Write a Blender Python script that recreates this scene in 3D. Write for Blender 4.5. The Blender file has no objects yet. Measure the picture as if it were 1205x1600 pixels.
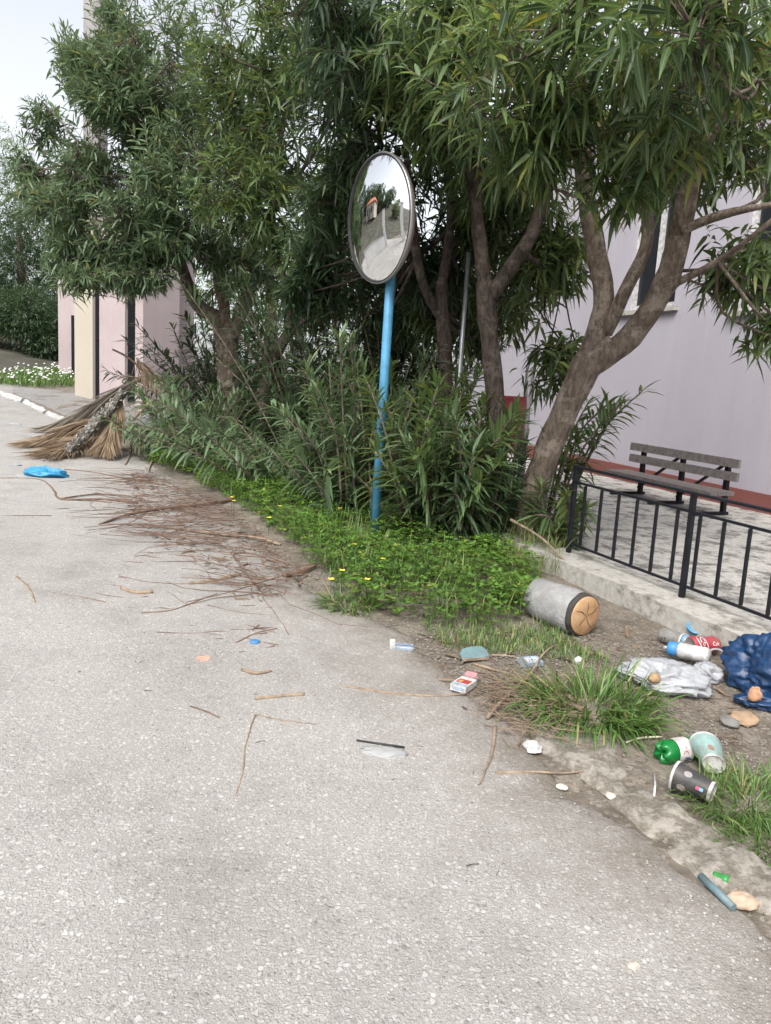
import bpy, math, random
import numpy as np
from mathutils import Vector, Matrix, noise

random.seed(7)
rng = np.random.default_rng(7)
scene = bpy.context.scene
COL = scene.collection
rad = math.radians

# ------------------------------------------------------------------ camera
F, W0, H0 = 1156.0, 1205.0, 1600.0           # focal length in photograph pixels, frame size
CAM = Vector((0, 0, 1.05))
ROT = (Matrix.Rotation(rad(90 - 8.65), 3, 'X') @ Matrix.Rotation(rad(3.3), 3, 'Z'))
cd = bpy.data.cameras.new('camera')
cam = bpy.data.objects.new('camera', cd)
COL.objects.link(cam)
cd.sensor_fit = 'VERTICAL'; cd.sensor_height = 36.0; cd.lens = 36.0 * F / H0
cd.clip_start = 0.05; cd.clip_end = 2000
cam.matrix_world = Matrix.Translation(CAM) @ ROT.to_4x4()
scene.camera = cam

# ------------------------------------------------------------------ light
SUN_EL, SUN_AZ = rad(52), rad(200)            # azimuth clockwise from +Y: behind the camera, a little left
w = bpy.data.worlds.new('World'); scene.world = w; w.use_nodes = True
nt = w.node_tree
bg = nt.nodes['Background']
sky = nt.nodes.new('ShaderNodeTexSky'); sky.sky_type = 'NISHITA'; sky.sun_disc = False
sky.sun_elevation = SUN_EL; sky.sun_rotation = SUN_AZ
sky.air_density = 1.0; sky.dust_density = 4.0; sky.ozone_density = 1.0
hs = nt.nodes.new('ShaderNodeHueSaturation'); hs.inputs['Saturation'].default_value = 0.24
nt.links.new(sky.outputs[0], hs.inputs['Color']); nt.links.new(hs.outputs[0], bg.inputs[0])
bg.inputs[1].default_value = 0.15
sl = bpy.data.lights.new('sun', 'SUN'); sl.energy = 1.2; sl.angle = rad(30); sl.color = (1, .96, .9)
so = bpy.data.objects.new('sun', sl); COL.objects.link(so)
sd = Vector((math.sin(SUN_AZ) * math.cos(SUN_EL), math.cos(SUN_AZ) * math.cos(SUN_EL), math.sin(SUN_EL)))
so.rotation_euler = sd.to_track_quat('Z', 'Y').to_euler(); so.location = (-6, -6, 12)
scene.view_settings.view_transform = 'Standard'
scene.view_settings.look = 'None'
scene.view_settings.exposure = 1.1
scene.view_settings.gamma = 1.0
scene.cycles.max_bounces = 8
scene.cycles.use_denoising = True

# ------------------------------------------------------------------ terrain
AX = rad(25)
D = Vector((-math.sin(AX), math.cos(AX)))     # along the road, kerb, fence and house front
N = Vector((math.cos(AX), math.sin(AX)))      # across, towards the house
TK, TW = 2.52, 5.5                            # kerb line and house front, measured across
TER = 0.12                                    # terrace above the road

def XY(s, t): return (D.x * s + N.x * t, D.y * s + N.y * t)
def ST(x, y): return (D.x * x + D.y * y, N.x * x + N.y * y)
def gh(x, y):
    s = D.x * x + D.y * y
    e = max(0.0, s - 7)
    return .04 * max(-30, min(s, 45)) + .05 * min(e * e / (e + 2), 14)

def ray(px, py):
    return ROT @ Vector(((px - W0 / 2) / F, -(py - H0 / 2) / F, -1))
def _march(px, py, fn, dz):
    d = ray(px, py); t = .2
    while t < 300:
        p = CAM + d * t
        if p.z < fn(p.x, p.y) + dz:
            t /= 1.01; k = t
            for _ in range(14):
                p = CAM + d * k
                if p.z < fn(p.x, p.y) + dz: break
                k *= 1.0008
            return p
        t *= 1.01
    return p
# edge of the carriageway: s -> t, read off the place
_edge_px = [(60, 640), (130, 668), (215, 712), (290, 748), (345, 785), (420, 850), (490, 905), (560, 962), (660, 1010), (760, 1085), (880, 1190), (960, 1262), (1060, 1345), (1205, 1450)]
_es = []
for a, b in _edge_px:
    p = _march(a, b, gh, 0); _es.append(ST(p.x, p.y))
_es.sort()
_es = [(-60.0, _es[0][1])] + _es + [(_es[-1][0] + 2.5, -.35), (70.0, -.5)]
ES = np.array([e[0] for e in _es]); ET = np.array([e[1] for e in _es])
def edge(s): return float(np.interp(s, ES, ET))
def verge(x, y):
    s, t = ST(x, y); g = gh(x, y)
    k = t - edge(s)
    if k < -.15: return g + .006
    k = min(1, (k + .15) / .45)
    return g + .006 + k * (.018 + .022 * noise.noise(Vector((x * 2.2, y * 2.2, 0))) + .012 * noise.noise(Vector((x * 7, y * 7, 3))))
def surf(x, y):
    """height of what one stands on: road, verge or terrace"""
    s, t = ST(x, y); g = gh(x, y)
    if t > TK and s > -8 and s < 11.0 and t < TW: return g + TER
    return verge(x, y)
def G(px, py, dz=0.0): return _march(px, py, surf, dz)
def P(px, py, Y):
    d = ray(px, py); return CAM + d * (Y / d.y)
def onplane(px, py, t):
    """point of the upright plane 'across = t' seen at a pixel"""
    d = ray(px, py); k = t / (N.x * d.x + N.y * d.y)
    return CAM + d * k
def pix(p):
    q = ROT.transposed() @ (Vector(p) - CAM)
    return (W0 / 2 + F * q.x / -q.z, H0 / 2 - F * q.y / -q.z, -q.z)
def onground(x, y, dz=0.0): return Vector((x, y, surf(x, y) + dz))

# ------------------------------------------------------------------ materials
def mat(name):
    m = bpy.data.materials.new(name); m.use_nodes = True
    return m, m.node_tree, m.node_tree.nodes['Principled BSDF']
def nd(t, kind, **kw):
    n = t.nodes.new(kind)
    for k, v in kw.items():
        if k in n.inputs: n.inputs[k].default_value = v
        else: setattr(n, k, v)
    return n
def ramp(t, src, stops):
    r = t.nodes.new('ShaderNodeValToRGB'); t.links.new(src, r.inputs[0])
    e = r.color_ramp.elements
    while len(e) < len(stops): e.new(.5)
    for i, (p, c) in enumerate(stops):
        e[i].position = p; e[i].color = (*c, 1) if len(c) == 3 else c
    return r.outputs[0]
def mix(t, fac, a, b, mode='MIX'):
    m = t.nodes.new('ShaderNodeMix'); m.data_type = 'RGBA'; m.blend_type = mode
    for s, v in ((0, fac), (6, a), (7, b)):
        if hasattr(v, 'is_linked'): t.links.new(v, m.inputs[s])
        else: m.inputs[s].default_value = v if s == 0 else (*v, 1)
    return m.outputs[2]
def pos(t): return t.nodes.new('ShaderNodeNewGeometry').outputs['Position']
def objc(t): return t.nodes.new('ShaderNodeTexCoord').outputs['Object']
def noi(t, vec, scale, detail=4, rough=.55):
    n = nd(t, 'ShaderNodeTexNoise', Scale=scale, Detail=detail, Roughness=rough); t.links.new(vec, n.inputs['Vector']); return n.outputs['Fac']
def bump(t, b, h, strength, dist):
    n = nd(t, 'ShaderNodeBump', Strength=strength, Distance=dist); t.links.new(h, n.inputs['Height']); t.links.new(n.outputs[0], b.inputs['Normal']); return n
MATS = {}
def plain(name, c, rough=.6, var=.25, scale=12, bmp=.0, metallic=0.0, spec=.5, world=True, dirt=.0, **kw):
    if name in MATS: return MATS[name]
    m, t, b = mat(name)
    v = pos(t) if world else objc(t)
    n = noi(t, v, scale)
    lo = tuple(x * (1 - var) for x in c); hi = tuple(min(1, x * (1 + var)) for x in c)
    cc = ramp(t, n, [(.3, lo), (.7, hi)])
    if dirt:
        g1 = ramp(t, noi(t, v, 26, 8, .75), [(.42, (0, 0, 0)), (.62, (dirt, dirt, dirt))])
        cc = mix(t, g1, cc, (.13, .105, .08))
        g2 = ramp(t, noi(t, v, 210, 3, .6), [(.62, (0, 0, 0)), (.70, (dirt, dirt, dirt))])
        cc = mix(t, g2, cc, (.07, .055, .04))
    t.links.new(cc, b.inputs['Base Color'])
    b.inputs['Roughness'].default_value = rough; b.inputs['Metallic'].default_value = metallic
    b.inputs['Specular IOR Level'].default_value = spec
    for k, x in kw.items(): b.inputs[k.replace('_', ' ')].default_value = x
    if bmp: bump(t, b, noi(t, v, scale * 5), bmp, .01)
    MATS[name] = m; return m

def road_mat():
    m, t, b = mat('worn_aggregate'); p = pos(t)
    dn = nd(t, 'ShaderNodeTexNoise', Scale=55.0, Detail=3.0); t.links.new(p, dn.inputs['Vector'])
    vm = nd(t, 'ShaderNodeVectorMath', operation='MULTIPLY_ADD'); t.links.new(dn.outputs['Color'], vm.inputs[0]); vm.inputs[1].default_value = (.014, .014, 0); t.links.new(p, vm.inputs[2])
    col = ramp(t, noi(t, p, 330, 5, .75), [(.30, (.195, .184, .171)), (.5, (.31, .297, .282)), (.72, (.41, .40, .385))])
    hgt = None
    # rounded chippings of three sizes bedded in the fine matrix
    for sc, lo, hi in ((250.0, .22, .28), (135.0, .34, .39), (80.0, .68, .72)):
        v = nd(t, 'ShaderNodeTexVoronoi', Scale=sc, Randomness=1.0); t.links.new(vm.outputs[0], v.inputs['Vector'])
        sep = nd(t, 'ShaderNodeSeparateColor'); t.links.new(v.outputs['Color'], sep.inputs[0])
        pick = ramp(t, sep.outputs[1], [(lo, (0, 0, 0)), (hi, (1, 1, 1))])
        rnd_ = ramp(t, v.outputs['Distance'], [(.30, (1, 1, 1)), (.52, (0, 0, 0))])
        msk = mix(t, 1.0, pick, rnd_, 'MULTIPLY')
        stone = ramp(t, sep.outputs[0], [(0, (.21, .198, .185)), (.16, (.31, .298, .283)), (.6, (.385, .374, .36)), (.88, (.45, .441, .429)), (1, (.50, .492, .48))])
        col = mix(t, msk, col, stone)
        hgt = msk if hgt is None else mix(t, 1.0, hgt, msk, 'LIGHTEN')
    big = ramp(t, noi(t, p, .45, 6, .6), [(.30, (.80, .79, .775)), (.52, (.99, .985, .98)), (.70, (1.06, 1.06, 1.055))])
    col = mix(t, 1.0, col, big, 'MULTIPLY')
    mid = ramp(t, noi(t, p, 3.2, 8, .72), [(.30, (.78, .77, .76)), (.50, (1.0, 1.0, 1.0)), (.70, (1.06, 1.06, 1.05))])
    col = mix(t, 1.0, col, mid, 'MULTIPLY')
    # dark oily blots and pits
    blot = ramp(t, noi(t, p, 2.1, 9, .8), [(.63, (0, 0, 0)), (.70, (.5, .5, .5))])
    col = mix(t, blot, col, (.15, .14, .13))
    # soil washed over the tarmac close to the verge
    at = nd(t, 'ShaderNodeAttribute', attribute_name='dirt')
    ma = nd(t, 'ShaderNodeMath', operation='MULTIPLY_ADD'); t.links.new(noi(t, p, 7, 9, .75), ma.inputs[0]); ma.inputs[1].default_value = 2.4; ma.inputs[2].default_value = -1.25
    ad = nd(t, 'ShaderNodeMath', operation='ADD', use_clamp=True); t.links.new(at.outputs['Fac'], ad.inputs[0]); t.links.new(ma.outputs[0], ad.inputs[1])
    mm = nd(t, 'ShaderNodeMath', operation='MULTIPLY', use_clamp=True); t.links.new(ad.outputs[0], mm.inputs[0]); t.links.new(at.outputs['Fac'], mm.inputs[1])
    soil = ramp(t, noi(t, p, 90, 6, .7), [(.3, (.07, .058, .044)), (.7, (.22, .19, .15))])
    col = mix(t, mm.outputs[0], col, soil)
    t.links.new(col, b.inputs['Base Color'])
    b.inputs['Roughness'].default_value = .85; b.inputs['Specular IOR Level'].default_value = .3
    bump(t, b, mix(t, .3, hgt, noi(t, p, 330, 5, .75)), .6, .005)
    return m
def soil_mat():
    m, t, b = mat('soil'); p = pos(t)
    c = ramp(t, noi(t, p, 7, 8, .7), [(.28, (.070, .056, .042)), (.5, (.15, .126, .098)), (.72, (.27, .237, .193))])
    v = nd(t, 'ShaderNodeTexVoronoi', Scale=95.0); t.links.new(p, v.inputs['Vector'])
    sep = nd(t, 'ShaderNodeSeparateColor'); t.links.new(v.outputs['Color'], sep.inputs[0])
    peb = ramp(t, sep.outputs[0], [(.68, (0, 0, 0)), (.74, (1, 1, 1))])
    c = mix(t, peb, c, ramp(t, sep.outputs[1], [(0, (.10, .085, .065)), (1, (.27, .24, .20))]))
    t.links.new(c, b.inputs['Base Color']); b.inputs['Roughness'].default_value = .95
    bump(t, b, noi(t, p, 45, 6, .7), .8, .02)
    return m
def concrete_mat(name, lo, hi, stain, sc=6, cover=.5, stretch=None):
    m, t, b = mat(name); p = pos(t)
    c = ramp(t, noi(t, p, sc * 6, 5), [(.3, lo), (.7, hi)])
    f = ramp(t, noi(t, p, sc, 9, .75), [(cover - .05, (1, 1, 1)), (cover + .05, (0, 0, 0))])
    f2 = ramp(t, noi(t, p, sc * 9, 4, .6), [(.35, (.55, .55, .55)), (.6, (1, 1, 1))])
    c = mix(t, mix(t, 1.0, f, f2, 'MULTIPLY'), c, stain)
    t.links.new(c, b.inputs['Base Color']); b.inputs['Roughness'].default_value = .9
    bump(t, b, noi(t, p, sc * 14, 6, .7), .35, .01)
    return m
def plaster_mat(name, c, dirt=.18):
    m, t, b = mat(name); p = pos(t)
    lo = tuple(x * (1 - dirt) for x in c)
    col = ramp(t, noi(t, p, .9, 6, .6), [(.3, lo), (.7, c)])
    mp = nd(t, 'ShaderNodeMapping'); mp.inputs['Scale'].default_value = (1, 1, .12); t.links.new(p, mp.inputs[0])
    st = ramp(t, noi(t, mp.outputs[0], 3.5, 7, .7), [(.36, (.955, .95, .945)), (.52, (1, 1, 1))])
    col = mix(t, 1.0, col, st, 'MULTIPLY')
    pt = ramp(t, noi(t, p, 2.6, 8, .7), [(.60, (0, 0, 0)), (.66, (.30, .30, .30))])
    col = mix(t, pt, col, tuple(x * .86 for x in c))
    fine = ramp(t, noi(t, p, 160, 2), [(.2, (.94, .94, .94)), (.8, (1.04, 1.04, 1.04))])
    t.links.new(mix(t, 1.0, col, fine, 'MULTIPLY'), b.inputs['Base Color']); b.inputs['Roughness'].default_value = .92
    b.inputs['Specular IOR Level'].default_value = .2
    bump(t, b, noi(t, p, 120, 4, .7), .25, .004)
    return m
def bark_mat(name, lo, hi, lichen):
    m, t, b = mat(name); p = pos(t)
    mp = nd(t, 'ShaderNodeMapping'); mp.inputs['Scale'].default_value = (1, 1, .28); t.links.new(p, mp.inputs[0])
    n = noi(t, mp.outputs[0], 38, 9, .75)
    c = ramp(t, n, [(.30, tuple(x * .55 for x in lo)), (.42, lo), (.66, hi)])
    l = ramp(t, noi(t, p, 11, 9, .75), [(.50, (0, 0, 0)), (.60, (.85, .85, .85))])
    c = mix(t, l, c, lichen)
    d = ramp(t, noi(t, p, 16, 7, .8), [(.34, (.9, .9, .9)), (.41, (0, 0, 0))])
    c = mix(t, d, c, tuple(x * .4 for x in lo))
    t.links.new(c, b.inputs['Base Color']); b.inputs['Roughness'].default_value = .92; b.inputs['Specular IOR Level'].default_value = .2
    n2 = noi(t, mp.outputs[0], 110, 6, .75)
    bump(t, b, mix(t, .45, n, n2), 1.0, .035)
    return m
def leaf_mat(name, dark, mid, young, rough=.38, trans=.28):
    """tint.r: shade of this leaf, tint.g: how yellow it has turned, tint.b: 1 on the midrib"""
    m, t, b = mat(name)
    a = nd(t, 'ShaderNodeAttribute', attribute_name='tint')
    sp = nd(t, 'ShaderNodeSeparateColor'); t.links.new(a.outputs['Color'], sp.inputs[0])
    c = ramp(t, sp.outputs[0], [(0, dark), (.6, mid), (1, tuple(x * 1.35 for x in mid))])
    c = mix(t, sp.outputs[1], c, young)
    rib = ramp(t, sp.outputs[2], [(.80, (0, 0, 0)), (.97, (.55, .55, .55))])
    c = mix(t, rib, c, tuple(min(1, x * 2.1 + .02) for x in mid))
    t.links.new(c, b.inputs['Base Color'])
    b.inputs['Roughness'].default_value = rough; b.inputs['Specular IOR Level'].default_value = .45
    tr = nd(t, 'ShaderNodeBsdfTranslucent'); hsv = nd(t, 'ShaderNodeHueSaturation', Hue=.47, Saturation=1.15, Value=1.5); t.links.new(c, hsv.inputs['Color']); t.links.new(hsv.outputs[0], tr.inputs[0])
    ms = nd(t, 'ShaderNodeMixShader', Fac=trans); t.links.new(b.outputs[0], ms.inputs[1]); t.links.new(tr.outputs[0], ms.inputs[2])
    t.links.new(ms.outputs[0], t.nodes['Material Output'].inputs[0])
    return m
M = {}
M['road'] = road_mat(); M['soil'] = soil_mat()
M['terrace'] = concrete_mat('stained_concrete', (.29, .275, .25), (.46, .445, .42), (.075, .07, .062), 7, .47)
M['kerb'] = concrete_mat('weathered_concrete', (.29, .275, .245), (.43, .415, .38), (.13, .115, .095), 5, .44)
M['edging'] = concrete_mat('crumbling_concrete', (.22, .20, .168), (.32, .298, .26), (.11, .096, .074), 14, .52)
M['apron'] = concrete_mat('grey_paving', (.16, .155, .15), (.25, .24, .23), (.09, .085, .08), 3, .40)
M['whitepaint'] = concrete_mat('flaking_white_paint', (.42, .42, .41), (.58, .58, .57), (.24, .23, .21), 9, .46)
M['pink'] = plaster_mat('pink_plaster', (.395, .372, .418), .08)
M['pinkgate'] = plaster_mat('faded_pink_plaster', (.46, .385, .39), .22)
M['cream'] = plaster_mat('cream_plaster', (.48, .435, .365), .15)
M['plinth'] = plaster_mat('red_brown_plinth', (.22, .085, .075), .25)
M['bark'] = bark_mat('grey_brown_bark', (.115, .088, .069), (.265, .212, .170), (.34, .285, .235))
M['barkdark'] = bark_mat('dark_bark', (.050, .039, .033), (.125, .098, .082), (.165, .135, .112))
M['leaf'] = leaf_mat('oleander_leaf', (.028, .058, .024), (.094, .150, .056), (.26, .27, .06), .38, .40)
M['leafshade'] = leaf_mat('shaded_or_dark_leaf', (.014, .034, .018), (.042, .080, .036), (.16, .17, .05), .38, .32)  # darker leaf copy: shade painted into the back oleanders; also serves dark evergreens
M['leafpale'] = leaf_mat('young_oleander_leaf', (.042, .080, .042), (.105, .165, .085), (.27, .29, .10))
M['clover'] = leaf_mat('clover_leaf', (.032, .078, .014), (.092, .190, .032), (.23, .27, .06), .55, .3)
M['grass'] = leaf_mat('grass_blade', (.034, .080, .018), (.085, .175, .040), (.30, .27, .12), .5, .25)
M['twig'] = plain('dry_twig', (.14, .09, .065), .85, .45, 25)
M['twigpale'] = plain('pale_dry_stick', (.24, .18, .125), .85, .4, 30, .4)
M['iron'] = plain('black_iron', (.010, .011, .015), .55, .4, 30, .2, spec=.25)
M['bluepaint'] = plain('blue_pole_paint', (.07, .255, .42), .45, .18, 14, .15)
M['black'] = plain('black_rubber', (.02, .02, .022), .6)
M['chrome'] = plain('grey_rim_metal', (.35, .34, .34), .4, .1, 30, 0, .6)
M['slat'] = plain('weathered_grey_wood', (.14, .122, .118), .8, .3, 30, .3)
M['white'] = plain('white_plastic', (.58, .58, .58), .5, .05, dirt=.55)
M['paper'] = plain('white_card', (.56, .555, .54), .8, .06, dirt=.6)
M['red'] = plain('red_print', (.40, .022, .045), .45, .12, dirt=.5)
M['blueplastic'] = plain('blue_cap_plastic', (.025, .20, .46), .5, .1, dirt=.45)
M['stone'] = plain('pale_stone', (.46, .42, .36), .9, .25, 30, .4)

# ------------------------------------------------------------------ mesh helpers
class MB:
    def __init__(s): s.v = []; s.f = []
    def add(s, vs, fs):
        o = len(s.v); s.v += [tuple(x) for x in vs]; s.f += [tuple(i + o for i in f) for f in fs]; return s
    def box(s, c, half, mtx=None):
        vs = [Vector((c[0] + half[0] * x, c[1] + half[1] * y, c[2] + half[2] * z)) for x in (-1, 1) for y in (-1, 1) for z in (-1, 1)]
        if mtx: vs = [mtx @ q for q in vs]
        return s.add(vs, [(0, 1, 3, 2), (4, 6, 7, 5), (0, 4, 5, 1), (2, 3, 7, 6), (0, 2, 6, 4), (1, 5, 7, 3)])
    def bar(s, a, b, wx, wy, up=(0, 0, 1)):
        """rectangular bar from a to b"""
        a = Vector(a); b = Vector(b); d = (b - a).normalized(); u = Vector(up)
        if abs(d.dot(u)) > .95: u = Vector((D.x, D.y, 0))
        x = d.cross(u).normalized(); y = x.cross(d)
        vs = [q + x * wx * i + y * wy * j for q in (a, b) for i, j in ((-.5, -.5), (.5, -.5), (.5, .5), (-.5, .5))]
        return s.add(vs, [(3, 2, 1, 0), (4, 5, 6, 7), (0, 1, 5, 4), (1, 2, 6, 5), (2, 3, 7, 6), (3, 0, 4, 7)])
    def tube(s, pts, radii, n=8, rough=0.0, caps=True):
        pts = [Vector(p) for p in pts]
        if not hasattr(radii, '__len__'): radii = [radii] * len(pts)
        o = len(s.v); ref = None
        for i, p in enumerate(pts):
            d = (pts[min(i + 1, len(pts) - 1)] - pts[max(i - 1, 0)]).normalized()
            if ref is None:
                ref = Vector((0, 0, 1)) if abs(d.z) < .8 else Vector((1, 0, 0))
            x = d.cross(ref).normalized(); y = x.cross(d).normalized(); ref = y
            ref = y
            for k in range(n):
                a = 2 * math.pi * k / n
                q = x * math.cos(a) + y * math.sin(a)
                r = radii[i]
                if rough: r *= 1 + rough * noise.noise((p + q * r) * 7) + rough * .6 * noise.noise((p + q * r) * 19)
                s.v.append(tuple(p + q * r))
            ref = x.cross(d).normalized()
        for i in range(len(pts) - 1):
            for k in range(n):
                a = o + i * n + k; b = o + i * n + (k + 1) % n
                s.f.append((a, b, b + n, a + n))
        if caps:
            s.f.append(tuple(o + k for k in range(n))[::-1]); e = o + (len(pts) - 1) * n
            s.f.append(tuple(e + k for k in range(n)))
        return s
    def lathe(s, prof, n, mtx, dent=None):
        """profile of (radius, height) turned about local Z, placed by mtx"""
        o = len(s.v)
        for r, z in prof:
            for k in range(n):
                a = 2 * math.pi * k / n
                q = Vector((r * math.cos(a), r * math.sin(a), z))
                if dent: q = dent(q)
                s.v.append(tuple(mtx @ q))
        for i in range(len(prof) - 1):
            for k in range(n):
                a = o + i * n + k; b = o + i * n + (k + 1) % n
                s.f.append((a, b, b + n, a + n))
        if prof[0][0] > 1e-6: s.f.append(tuple(o + k for k in range(n))[::-1])
        if prof[-1][0] > 1e-6: s.f.append(tuple(o + (len(prof) - 1) * n + k for k in range(n)))
        return s
    def build(s, name, m, parent=None, smooth=True, loc=None):
        me = bpy.data.meshes.new(name)
        o = bpy.data.objects.new(name, me); COL.objects.link(o)
        off = Vector((0, 0, 0))
        if parent:
            o.parent = parent; q = parent
            while q: off += q.location; q = q.parent
        elif loc is not None:
            o.location = loc; off = Vector(loc)
        me.from_pydata([(x - off.x, y - off.y, z - off.z) for x, y, z in s.v], [], s.f)
        if smooth: me.polygons.foreach_set('use_smooth', [True] * len(me.polygons)); me.update()
        if smooth == 'auto':
            try: me.set_sharp_from_angle(angle=rad(38))
            except Exception: pass
        me.materials.append(m)
        return o
def tag(o, label=None, cat=None, group=None, kind=None):
    if label: o['label'] = label
    if cat: o['category'] = cat
    if group: o['group'] = group
    if kind: o['kind'] = kind
    return o
def thing(name, label, cat, loc, group=None):
    o = bpy.data.objects.new(name, None); COL.objects.link(o); o.location = Vector(loc); o.empty_display_size = .1
    return tag(o, label, cat, group)
def np_mesh(name, V, T, m, parent=None, loc=None, col=None, smooth=False):
    """triangle mesh from arrays"""
    me = bpy.data.meshes.new(name); o = bpy.data.objects.new(name, me); COL.objects.link(o)
    off = Vector((0, 0, 0))
    if parent:
        o.parent = parent; q = parent
        while q: off += q.location; q = q.parent
    elif loc is not None: o.location = loc; off = Vector(loc)
    V = np.asarray(V, dtype=np.float32) - np.array(off, dtype=np.float32)
    nT = len(T)
    me.vertices.add(len(V)); me.vertices.foreach_set('co', V.ravel())
    me.loops.add(nT * 3); me.loops.foreach_set('vertex_index', np.asarray(T, dtype=np.int32).ravel())
    me.polygons.add(nT); me.polygons.foreach_set('loop_start', np.arange(0, nT * 3, 3, dtype=np.int32))
    if smooth: me.polygons.foreach_set('use_smooth', np.ones(nT, dtype=bool))
    me.update(calc_edges=True)
    if col is not None:
        a = me.color_attributes.new('tint', 'FLOAT_COLOR', 'POINT')
        c = np.ones((len(V), 4), dtype=np.float32); c[:, :3] = col
        a.data.foreach_set('color', c.ravel())
    me.materials.append(m)
    return o
def nrm(a): return a / np.maximum(np.linalg.norm(a, axis=-1, keepdims=True), 1e-9)
LT = np.array([(0, 1, 2), (0, 2, 3), (1, 4, 5), (1, 5, 2), (2, 5, 6), (2, 6, 3), (4, 7, 5), (5, 7, 6)])
def leaf_frames(dirs, roll):
    up = np.array([0, 0, 1.0])
    side = nrm(np.cross(dirs, up) + 1e-4)
    nr = np.cross(side, dirs)
    c, s = np.cos(roll)[:, None], np.sin(roll)[:, None]
    return side * c + nr * s, nr * c - side * s
LTT = [(0.0, 0.0), (.30, 1.0), (.66, .80), (1.0, 0.0)]
def leaves(base, dirs, L, Wd, droop, roll):
    """lance-shaped folded leaves; returns (n*8,3) vertices"""
    side, nr = leaf_frames(dirs, roll)
    n = len(base); V = np.zeros((n, 8, 3)); idx = 0
    for t, wf in LTT:
        c = base + dirs * (L * t)[:, None]; c[:, 2] -= droop * L * t * t
        if wf == 0: V[:, idx] = c; idx += 1
        else:
            w = (Wd * wf * .5)[:, None]
            V[:, idx] = c - side * w + nr * w * .35; V[:, idx + 1] = c; V[:, idx + 2] = c + side * w + nr * w * .35; idx += 3
    return V.reshape(-1, 3)
RIB = np.array([1, 0, 1, 0, 0, 1, 0, 1.0])
def leaf_obj(name, arr, m, parent=None, loc=None, keep=None):
    base, dirs, L, Wd, dr, ro, sh, ye = arr
    if keep is not None: base, dirs, L, Wd, dr, ro, sh, ye = [a[keep] for a in (base, dirs, L, Wd, dr, ro, sh, ye)]
    V = leaves(base, dirs, L, Wd, dr, ro); n = len(base)
    T = (LT[None] + (np.arange(n) * 8)[:, None, None]).reshape(-1, 3)
    c = np.zeros((n, 8, 3)); c[:, :, 0] = sh[:, None]; c[:, :, 1] = ye[:, None]; c[:, :, 2] = RIB[None]
    return np_mesh(name, V, T, m, parent, loc, c.reshape(-1, 3), smooth=True)
_lt_cache = {}
def leaf_part(arr, i, m, parent, off):
    """one leaf as an object of its own; alike leaves share mesh data"""
    base, dirs, L, Wd, dr, ro, sh, ye = [a[i:i + 1] for a in arr]
    key = (m.name, round(float(dr[0]) * 5), round(float(sh[0]) * 3), round(float(ye[0]) * 2))
    if key not in _lt_cache:
        # template of unit length along +X, droop measured in the leaf's own plane
        d0 = np.array([[1.0, 0, 0]]); V = np.zeros((8, 3)); k = 0
        for t, wf in LTT:
            c = np.array([t, 0, -key[1] / 5 * t * t * .8])
            if wf == 0: V[k] = c; k += 1
            else:
                V[k] = c + (0, -.5 * wf, .17 * wf * .14); V[k + 1] = c; V[k + 2] = c + (0, .5 * wf, .17 * wf * .14); k += 3
        c = np.zeros((8, 3)); c[:, 0] = key[2] / 3; c[:, 1] = key[3] / 2; c[:, 2] = RIB
        o = np_mesh('leaf', V, LT, m, None, None, c, smooth=True); me = o.data
        bpy.data.objects.remove(o); _lt_cache[key] = me
    o = bpy.data.objects.new('leaf', _lt_cache[key]); COL.objects.link(o); o.parent = parent
    side, nr = leaf_frames(dirs, ro)
    d, s_, n_ = Vector(dirs[0]), Vector(side[0]), Vector(nr[0])
    if n_.z < 0: n_ = -n_
    l, wd = float(L[0]), float(Wd[0]); p = Vector(base[0]) - off
    o.matrix_basis = Matrix(((d.x * l, s_.x * wd, n_.x * l, p.x), (d.y * l, s_.y * wd, n_.y * l, p.y), (d.z * l, s_.z * wd, n_.z * l, p.z), (0, 0, 0, 1)))
    return o
def split_leaves(arr, m, crown_name, parent, n_single, loc=None):
    """the nearest leaves in frame become single leaf parts, the rest one mass"""
    base = arr[0]; Rm = np.array(ROT)
    q = (base - np.array(CAM)) @ Rm
    dz = -q[:, 2]
    px = W0 / 2 + F * q[:, 0] / np.maximum(dz, .01); py = H0 / 2 - F * q[:, 1] / np.maximum(dz, .01)
    size = np.where((dz > .3) & (px > 8) & (px < W0 - 8) & (py > 8) & (py < H0), arr[2] / np.maximum(dz, .01), 0)
    order = np.argsort(-size)[:n_single]; order = order[size[order] > 0]
    keep = np.ones(len(base), bool); keep[order] = False
    o = leaf_obj(crown_name, arr, m, parent, loc, keep)
    o['kind'] = 'stuff'
    off = Vector((0, 0, 0)); k = o
    while k: off += k.location; k = k.parent
    for i in order: leaf_part(arr, int(i), m, o, off)
    return o
def cat_arr(lst): return [np.concatenate([a[k] for a in lst]) for k in range(8)]
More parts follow.
